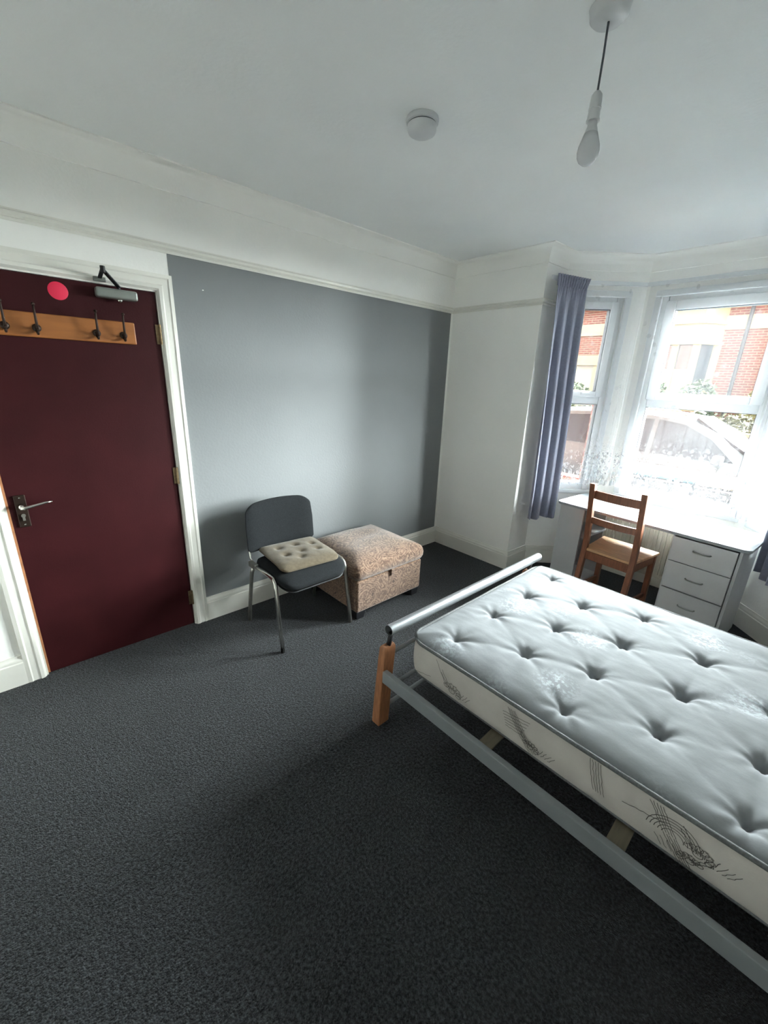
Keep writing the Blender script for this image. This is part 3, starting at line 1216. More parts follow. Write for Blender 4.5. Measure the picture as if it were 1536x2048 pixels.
for s in (-1, 1):
    m.hexa([(s * .171 - .01, .012, .360), (s * .171 + .01, .012, .360), (s * .184 + .01, .332, .360), (s * .184 - .01, .332, .360)],
           [(s * .171 - .01, .012, .418), (s * .171 + .01, .012, .418), (s * .184 + .01, .332, .418), (s * .184 - .01, .332, .418)])
m.build('apron', M_pinechair, ch, bevel=.002)
for s in (-1, 1):
    m = MB()
    m.bar((s * .173, -.02, .11), (s * .181, .335, .09), .016, .032)
    m.build('stretcher', M_pinechair, ch, bevel=.002)

# ================================================================== OTTOMAN
ot = thing('ottoman', 'tan paisley storage ottoman with padded lid against the grey wall', 'ottoman', (.365, -1.270, 0))
ob = MB()
ob.box(-.290, .300, -.318, .318, .058, .302)
ob.build('base_box', M_ottoman, ot, bevel=.018, seg=3)
lid = MB()
nx, ny = 26, 26
sec = []


def sq(u, e=.5):
    return u


bmv = lid.bm
gridv = {}
LX, LY = .308, .330


def lid_pt(u, v):
    # rounded-corner outline
    r = .16
    ax, ay = abs(u), abs(v)
    if ax > 1 - r and ay > 1 - r:
        p, q = (ax - (1 - r)) / r, (ay - (1 - r)) / r
        pp, qq = p * math.sqrt(1 - q * q / 2), q * math.sqrt(1 - p * p / 2)
        ax, ay = 1 - r + r * pp, 1 - r + r * qq
    return math.copysign(ax, u) * LX, math.copysign(ay, v) * LY


levels = []
us = [math.sin(PI / 2 * (-1 + 2 * i / nx)) for i in range(nx + 1)]
for i, u in enumerate(us):
    for j, v in enumerate(us):
        x, y = lid_pt(u, v)
        e = max(abs(u), abs(v))
        h = .398 + .062 * (1 - e ** 5) * (1 - .12 * (u * u + v * v))
        h += .006 * noise.noise(Vector((x * 7, y * 7, .3)))
        # loose pucker in the cloth
        h -= .010 * gauss(x + .02 + .25 * y, 0, .03) * gauss(y, .06, .16)
        gridv[i, j] = bmv.verts.new((x, y, h))
for i in range(nx):
    for j in range(nx):
        bmv.faces.new((gridv[i, j], gridv[i + 1, j], gridv[i + 1, j + 1], gridv[i, j + 1]))
loop = [(i, 0) for i in range(nx)] + [(nx, j) for j in range(nx)] + [(i, nx) for i in range(nx, 0, -1)] + [(0, j) for j in range(nx, 0, -1)]
prev = [gridv[k] for k in loop]
for z, s in ((.385, 1.022), (.360, 1.035), (.335, 1.030), (.316, 1.005), (.306, .97)):
    cur = [bmv.verts.new((gridv[k].co.x * s, gridv[k].co.y * s, z)) for k in loop]
    n_ = len(cur)
    for a in range(n_):
        bmv.faces.new((prev[a], cur[a], cur[(a + 1) % n_], prev[(a + 1) % n_]))
    prev = cur
bmv.faces.new(prev)
lid.build('padded_lid', M_ottoman, ot, smooth=True)
m = MB()
m.hexa([(.300, -.012, .262), (.312, -.012, .262), (.312, .012, .262), (.300, .012, .262)], [(.300, -.014, .312), (.316, -.014, .312), (.316, .014, .312), (.300, .014, .312)])
m.build('pull_tab', M_ottoman, ot, bevel=.003)
for sx_ in (-1, 1):
    for sy_ in (-1, 1):
        m = MB()
        x, y = sx_ * .255, sy_ * .272
        m.hexa([(x - .03, y - .032, 0), (x + .03, y - .032, 0), (x + .03, y + .032, 0), (x - .03, y + .032, 0)],
               [(x - .036, y - .040, .060), (x + .036, y - .040, .060), (x + .036, y + .040, .060), (x - .036, y + .040, .060)])
        m.build('foot', M_dark, ot, bevel=.003)

# ================================================================== STACKING CHAIR
oc = thing('stacking_chair', 'charcoal upholstered stacking chair with chrome legs beside the ottoman', 'chair', (.40, -1.880, 0))
HW = .258
for s in (-1, 1):
    y = s * HW
    m = MB()
    m.tube([(.240, y, .0), (.222, y, .12), (.178, y * .985, .395), (.168, y * .975, .428), (.140, y * .965, .448), (.06, y * .96, .452), (-.06, y * .96, .446), (-.135, y * .96, .440)], .0128, 12, sx=.95)
    m.build('front_leg', M_chrome if s < 0 else M_dullchrome, oc, smooth=True)
    m = MB()
    m.tube([(-.212, y, .0), (-.196, y * .99, .12), (-.150, y * .965, .380), (-.120, y * .96, .428)], .0128, 12, sx=.95)
    m.build('rear_leg', M_dullchrome, oc, smooth=True)
    m = MB()
    m.tube([(-.090, y * .90, .440), (-.165, y * .90, .442), (-.192, y * .90, .462), (-.205, y * .90, .520), (-.222, y * .88, .60)], .0110, 12, sx=.75)
    m.build('back_upright', M_chrome, oc, smooth=True)
    m = MB()
    m.box(-.165, -.075, y * .96 - .014, y * .96 + .014, .424, .460)
    m.build('joint_bracket', M_dullchrome, oc, bevel=.004)
m = MB()
for x in (.13, -.12):
    m.tube([(x, -HW * .96, .430), (x, HW * .96, .430)], .009, 10)
m.build('cross_bar', M_dark, oc, smooth=True)


def pad(w, d, h, r, n=22, dome=.01, front_drop=0.0, side_curve=0.0, bottom=.4):
    """upholstered pad centred on the origin, x depth, y width"""
    q = MB()
    bm = q.bm
    us = [math.sin(PI / 2 * (-1 + 2 * i / n)) for i in range(n + 1)]

    def pt(u, v):
        ax, ay = abs(u) * d / 2, abs(v) * w / 2
        cx, cy = d / 2 - r, w / 2 - r
        if ax > cx and ay > cy:
            p, k = (ax - cx) / r, (ay - cy) / r
            ax, ay = cx + r * p * math.sqrt(1 - k * k / 2), cy + r * k * math.sqrt(1 - p * p / 2)
        return math.copysign(ax, u), math.copysign(ay, v)

    def fz(x, y):
        z = side_curve * (abs(y) / (w / 2)) ** 2
        if front_drop and x > 0:
            z -= front_drop * (x / (d / 2)) ** 3
        return z
    top, bot = {}, {}
    for i, u in enumerate(us):
        for j, v in enumerate(us):
            x, y = pt(u, v)
            e = max(abs(u), abs(v)) ** 6
            z = fz(x, y)
            top[i, j] = bm.verts.new((x, y, z + h / 2 - e * h * .28 + dome * (1 - e)))
            bot[i, j] = bm.verts.new((x * .97, y * .97, z - h / 2 + e * h * .1))
    for i in range(n):
        for j in range(n):
            bm.faces.new((top[i, j], top[i + 1, j], top[i + 1, j + 1], top[i, j + 1]))
            bm.faces.new((bot[i, j], bot[i, j + 1], bot[i + 1, j + 1], bot[i + 1, j]))
    loop = [(i, 0) for i in range(n)] + [(n, j) for j in range(n)] + [(i, n) for i in range(n, 0, -1)] + [(0, j) for j in range(n, 0, -1)]
    mid = []
    for k in loop:
        a, b = top[k].co, bot[k].co
        mid.append(bm.verts.new((a.x * 1.015, a.y * 1.015, (a.z + b.z) / 2)))
    N = len(loop)
    for a in range(N):
        b = (a + 1) % N
        bm.faces.new((top[loop[a]], mid[a], mid[b], top[loop[b]]))
        bm.faces.new((mid[a], bot[loop[a]], bot[loop[b]], mid[b]))
    return q


sp_ = pad(.470, .420, .055, .09, dome=.006, front_drop=.045)
bmesh.ops.translate(sp_.bm, verts=sp_.bm.verts, vec=(.045, 0, .452))
sp_.build('seat', M_chairfab, oc, smooth=True)
m = MB()
sec = pad(.455, .400, .012, .08, dome=0, front_drop=.045)
bmesh.ops.translate(sec.bm, verts=sec.bm.verts, vec=(.043, 0, .420))
sec.build('seat_shell', M_dark, oc, smooth=True)
# backrest: rounded top, slightly curved about the sitter
bk = MB()
bm = bk.bm
NB = 30
us = [math.sin(PI / 2 * (-1 + 2 * i / NB)) for i in range(NB + 1)]
front, back = {}, {}
BW, BH0, BH1 = .246, .498, .822
for i, u in enumerate(us):
    for j, v in enumerate(us):
        uu, vv_ = u, v
        # superellipse-like rounding, stronger at the top
        r = .34 if v > 0 else .16
        ax, ay = abs(uu), abs(vv_)
        if ax > 1 - r and ay > 1 - r:
            p, k = (ax - (1 - r)) / r, (ay - (1 - r)) / r
            ax, ay = 1 - r + r * p * math.sqrt(1 - k * k / 2), 1 - r + r * k * math.sqrt(1 - p * p / 2)
        y = math.copysign(ax, uu) * BW * (1 - .05 * max(0, v))
        z = (BH0 + BH1) / 2 + math.copysign(ay, vv_) * (BH1 - BH0) / 2
        if v > 0:
            z -= .018 * (ax ** 2) * v
        curve = .030 * (y / BW) ** 2 - .10 * (z - .5)
        e = max(abs(u), abs(v)) ** 6
        front[i, j] = bm.verts.new((-.215 + curve + .022 * (1 - e * .8), y, z))
        back[i, j] = bm.verts.new((-.215 + curve - .020 * (1 - e * .8), y, z))
for i in range(NB):
    for j in range(NB):
        bm.faces.new((front[i, j], front[i + 1, j], front[i + 1, j + 1], front[i, j + 1]))
        f = bm.faces.new((back[i, j], back[i, j + 1], back[i + 1, j + 1], back[i + 1, j]))
loop = [(i, 0) for i in range(NB)] + [(NB, j) for j in range(NB)] + [(i, NB) for i in range(NB, 0, -1)] + [(0, j) for j in range(NB, 0, -1)]
for a in range(len(loop)):
    b = (a + 1) % len(loop)
    bm.faces.new((front[loop[a]], back[loop[a]], back[loop[b]], front[loop[b]]))
bk.build('backrest', M_chairfab, oc, smooth=True)

# cushion lying on it
cu = pad(.400, .385, .030, .045, n=44, dome=.006)
dim = [(-.09, -.10), (-.09, .02), (-.06, .13), (.03, -.10), (.02, .01), (.04, .12), (.10, -.03)]
for v in cu.bm.verts:
    if v.co.z > 0:
        for (a, b) in dim:
            r = math.hypot(v.co.x - a, v.co.y - b)
            v.co.z -= .014 * math.exp(-(r / .020) ** 2) + .004 * math.exp(-(r / .05) ** 2)
        v.co.z += .0025 * noise.noise(Vector((v.co.x * 22, v.co.y * 22, 0)))
    v.co.z -= .030 * max(0, (v.co.x - .08) / .12) ** 2 * .7
tag(cu.build('seat_cushion', M_cushion, smooth=True, loc=(.395, -1.868, .505), rotz=math.radians(-4)),
    'flat taupe tufted cushion lying on the charcoal stacking chair', 'cushion')

# ================================================================== BED
bed = thing('bed_frame', 'silver metal bed frame with wooden end posts under the bare mattress', 'bed', (1.43, -2.06, 0))
bx, by = 1.43, -2.06
W = 1.318                    # between outer faces of the side rails


def loc(x, y, z):
    return (x - bx, y - by, z)


ft = MB()
y0, y1 = -2.055, -.748
for yy0, yy1, rr, cc in ((y0, y1, .0245, False),):
    ft.tube([loc(1.458, yy0, .548), loc(1.466, (yy0 + yy1) / 2, .548), loc(1.474, yy1, .548)], rr, 28, caps=False)
    ft.tube([loc(1.458, yy0, .548), loc(1.466, (yy0 + yy1) / 2, .548), loc(1.474, yy1, .548)], rr - .0022, 28, caps=False)
rim = MB
for (xx, yy) in ((1.458, y0), (1.474, y1)):
    n_ = 28
    vs = []
    for k in range(n_):
        a = 2 * PI * k / n_
        vs.append((xx - bx + .0245 * math.cos(a), yy - by, .548 + .0245 * math.sin(a)))
        vs.append((xx - bx + .0223 * math.cos(a), yy - by, .548 + .0223 * math.sin(a)))
    ft._faces(vs, [(2 * k, 2 * k + 1, (2 * k + 3) % (2 * n_), (2 * k + 2) % (2 * n_)) for k in range(n_)])
ft.build('foot_rail', M_silver, bed, smooth=True)
for yy in (-2.036, -.790):
    m = MB()
    xt = 1.436
    sec = []
    d = .034
    for z, xa, xb in ((0, 1.383, 1.434), (.15, 1.392, 1.440), (.30, 1.404, 1.448), (.42, 1.414, 1.456), (.447, 1.418, 1.456), (.462, 1.428, 1.452)):
        k = d if z < .45 else d - .006
        sec.append([loc(xa, yy - k, z), loc(xb, yy - k, z), loc(xb, yy + k, z), loc(xa, yy + k, z)])
    m.loft(sec)
    m.build('wooden_post', M_bedwood, bed, bevel=.005)
    m = MB()
    m.tube([loc(1.440, yy, .44), loc(1.455, yy, .528)], .011, 12)
    m.build('post_bracket', M_dark, bed, smooth=True)
m = MB()
for z, x in ((.405, 1.440), (.088, 1.418)):
    m.tube([loc(x, -2.010, z), loc(x, -.815, z)], .0105, 14)
m.build('end_bar', M_rail, bed, smooth=True)
m = MB()
m.tube([loc(1.51, -2.035, .300), loc(1.51, -.79, .300)], .010, 14)
m.build('cross_tube', M_rail, bed, smooth=True)
XH = 3.44
for yy in (-2.058, -.768):
    m = MB()
    m.box(1.446 - bx, XH - bx, yy - .0125 - by, yy + .0125 - by, .270, .332)
    m.build('side_rail', M_rail, bed, bevel=.003)
for x in (1.975, 2.432, 2.885, 3.30):
    m = MB()
    sec = []
    for i in range(7):
        u = i / 6
        yy = -2.046 + u * 1.266
        zz = .304 + .010 * math.sin(PI * u)
        sec.append([loc(x - .026, yy, zz), loc(x + .026, yy, zz), loc(x + .026, yy, zz + .010), loc(x - .026, yy, zz + .010)])
    m.loft(sec)
    m.build('slat', M_slat, bed, bevel=.001)
m = MB()
m.box(1.47 - bx, XH - bx, -1.432 - by, -1.398 - by, .262, .302)
m.build('centre_beam', M_rail, bed, bevel=.002)
for yy in (-2.036, -.790):
    m = MB()
    m.box(XH - .01 - bx, XH + .04 - bx, yy - .034 - by, yy + .034 - by, 0, .92)
    m.build('head_post', M_bedwood, bed, bevel=.005)
m = MB()
m.tube([loc(XH + .015, -2.08, .95), loc(XH + .015, -.75, .95)], .0245, 20)
for z in (.45, .60, .75):
    m.tube([loc(XH + .015, -2.01, z), loc(XH + .015, -.815, z)], .010, 12)
m.build('head_rail', M_silver, bed, smooth=True)
m = MB()
m.box(2.42 - bx, 2.45 - bx, -1.43 - by, -1.40 - by, 0, .262)
m.build('centre_leg', M_rail, bed)

# ------------------------------------------------------------------ mattress
mx0, mx1, my0, my1 = 1.502, 3.405, -1.968, -.775
mz0, mz1 = .332, .528
cxm, cym = (mx0 + mx1) / 2, (my0 + my1) / 2
hx_, hy_ = (mx1 - mx0) / 2, (my1 - my0) / 2
tufts = []
cols = [1.672, 1.920, 2.172, 2.432, 2.676, 2.925, 3.175]
for k, x in enumerate(cols):
    ys = (-1.845, -1.547, -1.245, -.940) if k == 0 else ((-1.702, -1.414, -1.112) if k % 2 else (-1.880, -1.605, -1.306, -.992))
    if k == 3:
        ys = (-1.737, -1.472, -1.170)
    if k == 4:
        ys = (-1.888, -1.632, -1.325, -1.01)
    for y in ys:
        tufts.append((x + random.uniform(-.008, .008), y))
links = []
for i, a in enumerate(tufts):
    for b in tufts[i + 1:]:
        d = math.hypot(a[0] - b[0], a[1] - b[1])
        if d < .335:
            links.append((a, b, random.uniform(.5, 1.0), random.uniform(-.02, .02)))


def seg_dist(px, py, a, b):
    dx, dy = b[0] - a[0], b[1] - a[1]
    L2 = dx * dx + dy * dy
    t = max(0, min(1, ((px - a[0]) * dx + (py - a[1]) * dy) / L2))
    return math.hypot(px - a[0] - t * dx, py - a[1] - t * dy), t


def top_h(x, y):
    e = min(x - mx0, mx1 - x, y - my0, my1 - y)
    h = .030 * (1 - math.exp(-max(0, e) / .055))          # filling swells away from the border
    dmin = 9
    for (a, b) in tufts:
        r2 = (x - a) ** 2 + (y - b) ** 2
        if r2 < .09:
            r = math.sqrt(r2)
            h -= .015 * math.exp(-(r / .014) ** 1.3) + .0085 * math.exp(-(r / .060) ** 1.3)
    for a, b, s, bend in links:
        if min(a[0], b[0]) - .06 < x < max(a[0], b[0]) + .06 and min(a[1], b[1]) - .06 < y < max(a[1], b[1]) + .06:
            d, t = seg_dist(x, y, a, b)
            ft_ = math.exp(-(min(t, 1 - t) * 4.2))
            h -= s * (.0075 * math.exp(-d / .007) * ft_ + .0050 * math.exp(-(d / .028) ** 2) * (.45 + .55 * ft_))
    # radiating puckers round each tuft and out to the border
    for (a, b) in tufts:
        dx, dy = x - a, y - b
        r = math.hypot(dx, dy)
        if .01 < r < .17:
            an = math.atan2(dy, dx)
            h += .0022 * math.sin(an * 7 + a * 31) * math.exp(-((r - .05) / .05) ** 2)
    h += .0035 * noise.noise(Vector((x * 6, y * 6, 1.7))) + .0032 * noise.noise(Vector((x * 15, y * 9, 5.1))) + .0009 * noise.noise(Vector((x * 9, y * 34, 9.1)))
    return h


mat_root = thing('mattress', 'bare white tufted mattress lying on the metal bed frame', 'mattress', (cxm, cym, mz0))
mm = MB()
bm = mm.bm
NX, NY = 270, 170
RC = .085
G = {}


def mpt(u, v):
    ax, ay = abs(u) * hx_, abs(v) * hy_
    c1, c2 = hx_ - RC, hy_ - RC
    if ax > c1 and ay > c2:
        p, k = (ax - c1) / RC, (ay - c2) / RC
        ax, ay = c1 + RC * p * math.sqrt(1 - k * k / 2), c2 + RC * k * math.sqrt(1 - p * p / 2)
    return math.copysign(ax, u), math.copysign(ay, v)


for i in range(NX + 1):
    for j in range(NY + 1):
        x, y = mpt(-1 + 2 * i / NX, -1 + 2 * j / NY)
        e = min(hx_ - abs(x), hy_ - abs(y))
        z = mz1 - mz0 - .018 + top_h(x + cxm, y + cym) - .006 * math.exp(-max(0, e) / .008)
        G[i, j] = bm.verts.new((x, y, z))
for i in range(NX):
    for j in range(NY):
        bm.faces.new((G[i, j], G[i + 1, j], G[i + 1, j + 1], G[i, j + 1]))
mm.build('mattress_top', M_mattress, mat_root, smooth=True)
loop = [(i, 0) for i in range(NX)] + [(NX, j) for j in range(NY)] + [(i, NY) for i in range(NX, 0, -1)] + [(0, j) for j in range(NY, 0, -1)]
LC = [mpt(-1 + 2 * i / NX, -1 + 2 * j / NY) for i, j in loop]
TH = mz1 - mz0 - .024
sd = MB()
bm = sd.bm


def outset(p, d, k):
    # push outwards by d
    x, y = p
    sx_ = x / hx_
    sy_ = y / hy_
    nx_ = (1 if abs(x) > hx_ - 1e-4 else 0) * math.copysign(1, x)
    ny_ = (1 if abs(y) > hy_ - 1e-4 else 0) * math.copysign(1, y)
    if abs(x) > hx_ - RC and abs(y) > hy_ - RC:
        vx, vy = abs(x) - (hx_ - RC), abs(y) - (hy_ - RC)
        L = math.hypot(vx, vy) or 1
        nx_, ny_ = math.copysign(vx / L, x), math.copysign(vy / L, y)
    return x + nx_ * d, y + ny_ * d


prev = None
for t in range(9):
    f = t / 8
    z = TH * (1 - f)
    bul = .010 * math.sin(PI * f)
    if f > .9:
        bul = -.012
    cur = []
    for p in LC:
        b2 = bul + .004 * noise.noise(Vector((p[0] * 5, p[1] * 5, f * 3))) * math.sin(PI * f)
        q = outset(p, b2, 0)
        cur.append(bm.verts.new((q[0], q[1], z)))
    if prev:
        n_ = len(cur)
        for a in range(n_):
            bm.faces.new((prev[a], cur[a], cur[(a + 1) % n_], prev[(a + 1) % n_]))
    prev = cur
bm.faces.new(prev)
sd.build('border', M_mattside, mat_root, smooth=True)
for z, r, nm in ((TH + .001, .0075, 'top_piping'), (.006, .006, 'bottom_piping')):
    pp = MB()
    pts = [outset(LC[k], .003 if z > .1 else -.008, 0) for k in range(0, len(LC), 3)]
    pts = [(x, y, z + .002 * noise.noise(Vector((x * 6, y * 6, z)))) for x, y in pts]
    pp.tube(pts, r, 8, closed=True, up=(0, 0, 1))
    pp.build(nm, M_piping, mat_root, smooth=True)
for (a, b) in tufts:
    z = mz1 - mz0 - .018 + top_h(a, b)
    m = MB()
    m.lathe([(0, .006), (.004, .0065), (.009, .004), (.011, .0), (.0, -.003)], 14, T(a - cxm, b - cym, z + .001))
    for k in range(5):
        an = k * 2 * PI / 5 + a * 9
        m.tube([(a - cxm, b - cym, z + .006), (a - cxm + .010 * math.cos(an), b - cym + .010 * math.sin(an), z + .007), (a - cxm + .014 * math.cos(an), b - cym + .014 * math.sin(an), z + .003)], .0016, 5)
    m.build('tuft', M_under, mat_root, smooth=True)

# printed line drawing on the border (strokes lie on the near long side and foot end)
stx = MB()


def stroke(pts, w=.0011):
    """pts in (distance along the near side from its foot corner, height)"""
    P = []
    for s, z in pts:
        f = 1 - z / TH
        q = (-hx_ + s, -hy_ - .010 * math.sin(PI * min(1, max(0, f))) - .0022)
        P.append(Vector((q[0], q[1], z)))
    for a, b in zip(P, P[1:]):
        d = (b - a)
        if d.length < 1e-5:
            continue
        nrm = Vector((-d.z, 0, d.x)).normalized() * w
        V = [stx.bm.verts.new(v) for v in (a - nrm, b - nrm, b + nrm, a + nrm)]
        stx.bm.faces.new(V)


def wob(p, q, n=10, a=.002):
    return [(p[0] + (q[0] - p[0]) * i / n + random.uniform(-a, a), p[1] + (q[1] - p[1]) * i / n + random.uniform(-a, a)) for i in range(n + 1)]


def scroll(cx, cz, r, turns=1.0, a0=0, sq_=.8):
    n = int(16 * turns)
    return [(cx + r * (1 - .35 * i / n) * math.cos(a0 + 2 * PI * turns * i / n), cz + sq_ * r * (1 - .35 * i / n) * math.sin(a0 + 2 * PI * turns * i / n)) for i in range(n + 1)]


def flower(cx, cz, s=1.0, flip=1):
    for k in range(7):
        a = -0.4 + k * .5
        stroke(scroll(cx + flip * .030 * s * math.cos(a), cz + .022 * s * math.sin(a), .012 * s, 1.1, a), .0010)
    stroke(scroll(cx, cz, .016 * s, 1.3), .0011)
    stroke(wob((cx, cz), (cx - flip * .05 * s, cz + .06 * s), 8), .0010)
    stroke(wob((cx - flip * .01, cz), (cx - flip * .055 * s, cz + .05 * s), 8), .0009)
    for k in range(4):
        stroke(wob((cx + flip * (.03 + .012 * k), cz - .01), (cx + flip * (.045 + .015 * k), cz + .02), 5), .0008)


def stalks(cx, s=1.0):
    for k in range(5):
        stroke(wob((cx - .03 + k * .007, .150), (cx + .075 + k * .006, .018 + k * .004), 14, .0015), .0009)
    for k in range(6):
        stroke(wob((cx - .045 + .004 * k, .125 - k * .010), (cx + .06 - .004 * k, .142 - k * .013), 9, .0012), .0009)
    flower(cx + .075, .050, .8)


def arcs(cx):
    for k in range(5):
        r = .022 + .008 * k
        stroke([(cx + r * 1.2 * math.cos(a), .085 + r * math.sin(a)) for a in [PI * i / 12 for i in range(13)]], .0010)
    for k in range(5):
        stroke(wob((cx - .07 + k * .008, .155), (cx + .03 + k * .008, .012), 16, .0013), .0009)
    stroke(wob((cx - .13, .092), (cx - .02, .115), 10), .0010)
    flower(cx + .06, .085, .9)
    flower(cx + .05, .045, .8, -1)


flower(.265, .055, 1.15)
stroke(wob((.17, .150), (.24, .06), 12), .0010)
stroke(wob((.06, .03), (.15, .055), 9), .0008)
stalks(.54)
for k in range(5):
    stroke(wob((.80 + k * .008, .160), (.83 + k * .008, .06), 10, .0012), .0008)
arcs(1.04)
flower(1.32, .06, 1.1)
stalks(1.55)
stx.build('printed_pattern', M_stitch, mat_root)

# ================================================================== OUTSIDE
GZ = -.50
MB().box(-40, 40, 1.0, 60, GZ - .3, GZ).build('ground', M_asphalt, kind='structure')
MB().box(-40, 40, 1.0, 4.25, GZ, GZ + .06).build('paving_near', M_paving, kind='structure')
MB().box(-40, 40, 9.6, 14.2, GZ, GZ + .10).build('paving_far', M_paving, kind='structure')


def house(x0, label, with_bay=True):
    h = thing('brick_house', label, 'house', (x0, 14.0, GZ), group='brick houses across the street')
    m = MB()
    m.box(0, 6.38, 0, 7, 0, 4.9)
    m.build('brick_wall', M_brick, h)
    m = MB()
    m.box(0, 6.38, -.05, .02, 3.95, 4.35)
    m.build('stone_band', M_cream, h)
    m = MB()
    m._faces([(0, -.3, 4.85), (6.38, -.3, 4.85), (6.38, 7.3, 4.85), (0, 7.3, 4.85), (0, 3.5, 5.3), (6.38, 3.5, 5.3)],
             [(0, 1, 5, 4), (2, 3, 4, 5), (0, 4, 3), (1, 2, 5), (3, 2, 1, 0)])
    m.build('roof', M_tile, h)
    # two-storey bay
    b = MB()
    pl = [(.35, 0), (.8, -.7), (2.0, -.7), (2.45, 0)]
    b.prism(pl[::-1], 0, 1.9)
    b.prism(pl[::-1], 3.55, 4.85)
    for z0, z1 in ((1.9, 3.55), ):
        for (x, y) in ((.42, -.06), (.84, -.62), (1.40, -.62), (1.96, -.62), (2.38, -.06)):
            b.box(x - .09, x + .09, y - .09, y + .09, z0, z1)
    for z in (1.86, 3.50, 4.10, 4.62):
        b.prism([(.28, .02), (.76, -.78), (2.04, -.78), (2.52, .02)][::-1], z, z + .09)
    by_ = b.build('bay', M_cream, h)
    for z0, z1 in ((1.9, 3.55), ):
        g = MB()
        g.prism([(.42, .0), (.84, -.60), (1.96, -.60), (2.38, .0)][::-1], z0, z1)
        w = g.build('bay_window', M_houseglass, by_)
        # net panels and glazing bars
        q = MB()
        for (a, c) in ((.95, 1.32), (1.48, 1.85)):
            q.box(a, c, -.64, -.61, z0 + .1, z0 + .85)
        q.box(.84, 1.96, -.66, -.60, (z0 + z1) / 2 - .04, (z0 + z1) / 2 + .04)
        q.build('glazing_bar', M_cream, by_)
    # door with its surround and the window over it
    d = MB()
    d.box(3.95, 4.15, -.16, .02, 0, 3.0)
    d.box(5.15, 5.35, -.16, .02, 0, 3.0)
    d.box(3.85, 5.45, -.22, .02, 2.9, 3.25)
    d.build('door_surround', M_cream, h)
    MB().box(4.15, 5.15, -.05, .03, .3, 2.9).build('front_door', M_dooroutside, h)
    m = MB()
    m.tube([(3.0, -.10, .1), (3.0, -.10, 4.8)], .05, 8)
    m.build('drainpipe', M_dark, h)
    return h


h1 = house(-3.0, 'red brick house with cream bay seen through the wide middle bay window')
h2 = copy_tree(h1)
h2.location.x = -9.4
h2['label'] = 'red brick house with cream stone band seen through the narrow left bay window'


def leafy(name, label, cat, c, r, n, mat_, size, seed, group=None, trunk=True):
    rnd = random.Random(seed)
    root = thing(name, label, cat, (c[0], c[1], GZ), group=group)
    m = MB()
    bm = m.bm
    for _ in range(n):
        # points in a lumpy ellipsoid shell
        while True:
            d = Vector((rnd.uniform(-1, 1), rnd.uniform(-1, 1), rnd.uniform(-1, 1)))
            if .1 < d.length < 1:
                break
        d = d.normalized() * (rnd.uniform(.55, 1) ** .5)
        k = 1 + .22 * noise.noise(d * 2.5 + Vector((seed, 0, 0)))
        p = Vector((d.x * r[0] * k, d.y * r[1] * k, c[2] - GZ + d.z * r[2] * k))
        if p.z < .05:
            continue
        a = Vector((rnd.uniform(-1, 1), rnd.uniform(-1, 1), rnd.uniform(-.6, .6))).normalized()
        b = a.cross(Vector((rnd.uniform(-1, 1), rnd.uniform(-1, 1), rnd.uniform(-1, 1)))).normalized()
        s = size * rnd.uniform(.6, 1.3)
        V = [bm.verts.new(p + q) for q in (-a * s, b * s * .45, a * s, -b * s * .45)]
        bm.faces.new(V)
    m.build('foliage', mat_, root)
    m = MB()
    for k in range(5):
        a = k * 1.3
        m.tube([(0, 0, .0), (.15 * math.cos(a) * r[0], .15 * math.sin(a) * r[1], (c[2] - GZ) * .5), (.6 * math.cos(a) * r[0], .6 * math.sin(a) * r[1], (c[2] - GZ) * 1.1)], [.04, .03, .012], 6)
    m.build('stem', M_bark, root)
    return root


leafy('shrub', 'green hedge shrub below the cream house bay, left in the middle window', 'shrub', (-1.75, 11.3, .95), (.85, .6, 1.15), 2600, M_leaf1, .075, 21, 'street-side shrubs')
leafy('shrub', 'dark green shrub between hedge and brick house in the middle window', 'shrub', (-.35, 11.6, .95), (.55, .5, 1.0), 2200, M_leaf1, .07, 22, 'street-side shrubs')
leafy('shrub', 'yellow-green shrub in front of the red brick at the right of the middle window', 'shrub', (1.15, 12.2, .95), (.75, .55, .85), 2200, M_leaf2, .06, 23, 'street-side shrubs')
leafy('shrub', 'olive low shrub beneath the yellow-green one across the street', 'shrub', (.75, 10.95, .35), (.6, .5, .75), 2000, M_leaf3, .06, 24, 'street-side shrubs')
leafy('shrub', 'shrub seen low in the narrow left bay window', 'shrub', (-3.95, 11.3, .7), (.9, .7, 1.1), 2400, M_leaf1, .075, 25, 'street-side shrubs')

gw = MB()
gw.box(-12, -.75, 10.0, 10.22, GZ, GZ + 1.25)
gw.box(.1, 9, 10.0, 10.22, GZ, GZ + 1.1)
gw = gw.build('garden_wall', M_brick)
tag(gw, 'low red brick garden wall across the street behind the parked car', 'wall')
m = MB()
m.box(-12, -.75, 9.96, 10.26, GZ + 1.25, GZ + 1.32)
m.box(.1, 9, 9.96, 10.26, GZ + 1.1, GZ + 1.17)
m.build('coping', M_cream, gw)
gp = thing('gate_pillar', 'brick gate pillar with a cream pyramid cap across the street', 'pillar', (-.28, 10.0, GZ))
MB().box(-.24, .24, -.24, .24, 0, 1.62).build('shaft', M_brick, gp)
m = MB()
m.box(-.34, .34, -.34, .34, 1.62, 1.74)
m._faces([(-.34, -.34, 1.74), (.34, -.34, 1.74), (.34, .34, 1.74), (-.34, .34, 1.74), (0, 0, 2.06)], [(0, 1, 4), (1, 2, 4), (2, 3, 4), (3, 0, 4)])
m.build('cap', M_cream, gp)

# parked car, nose to the right
car = thing('parked_car', 'pale silver people carrier parked outside the bay window', 'car', (.35, 5.9, GZ))


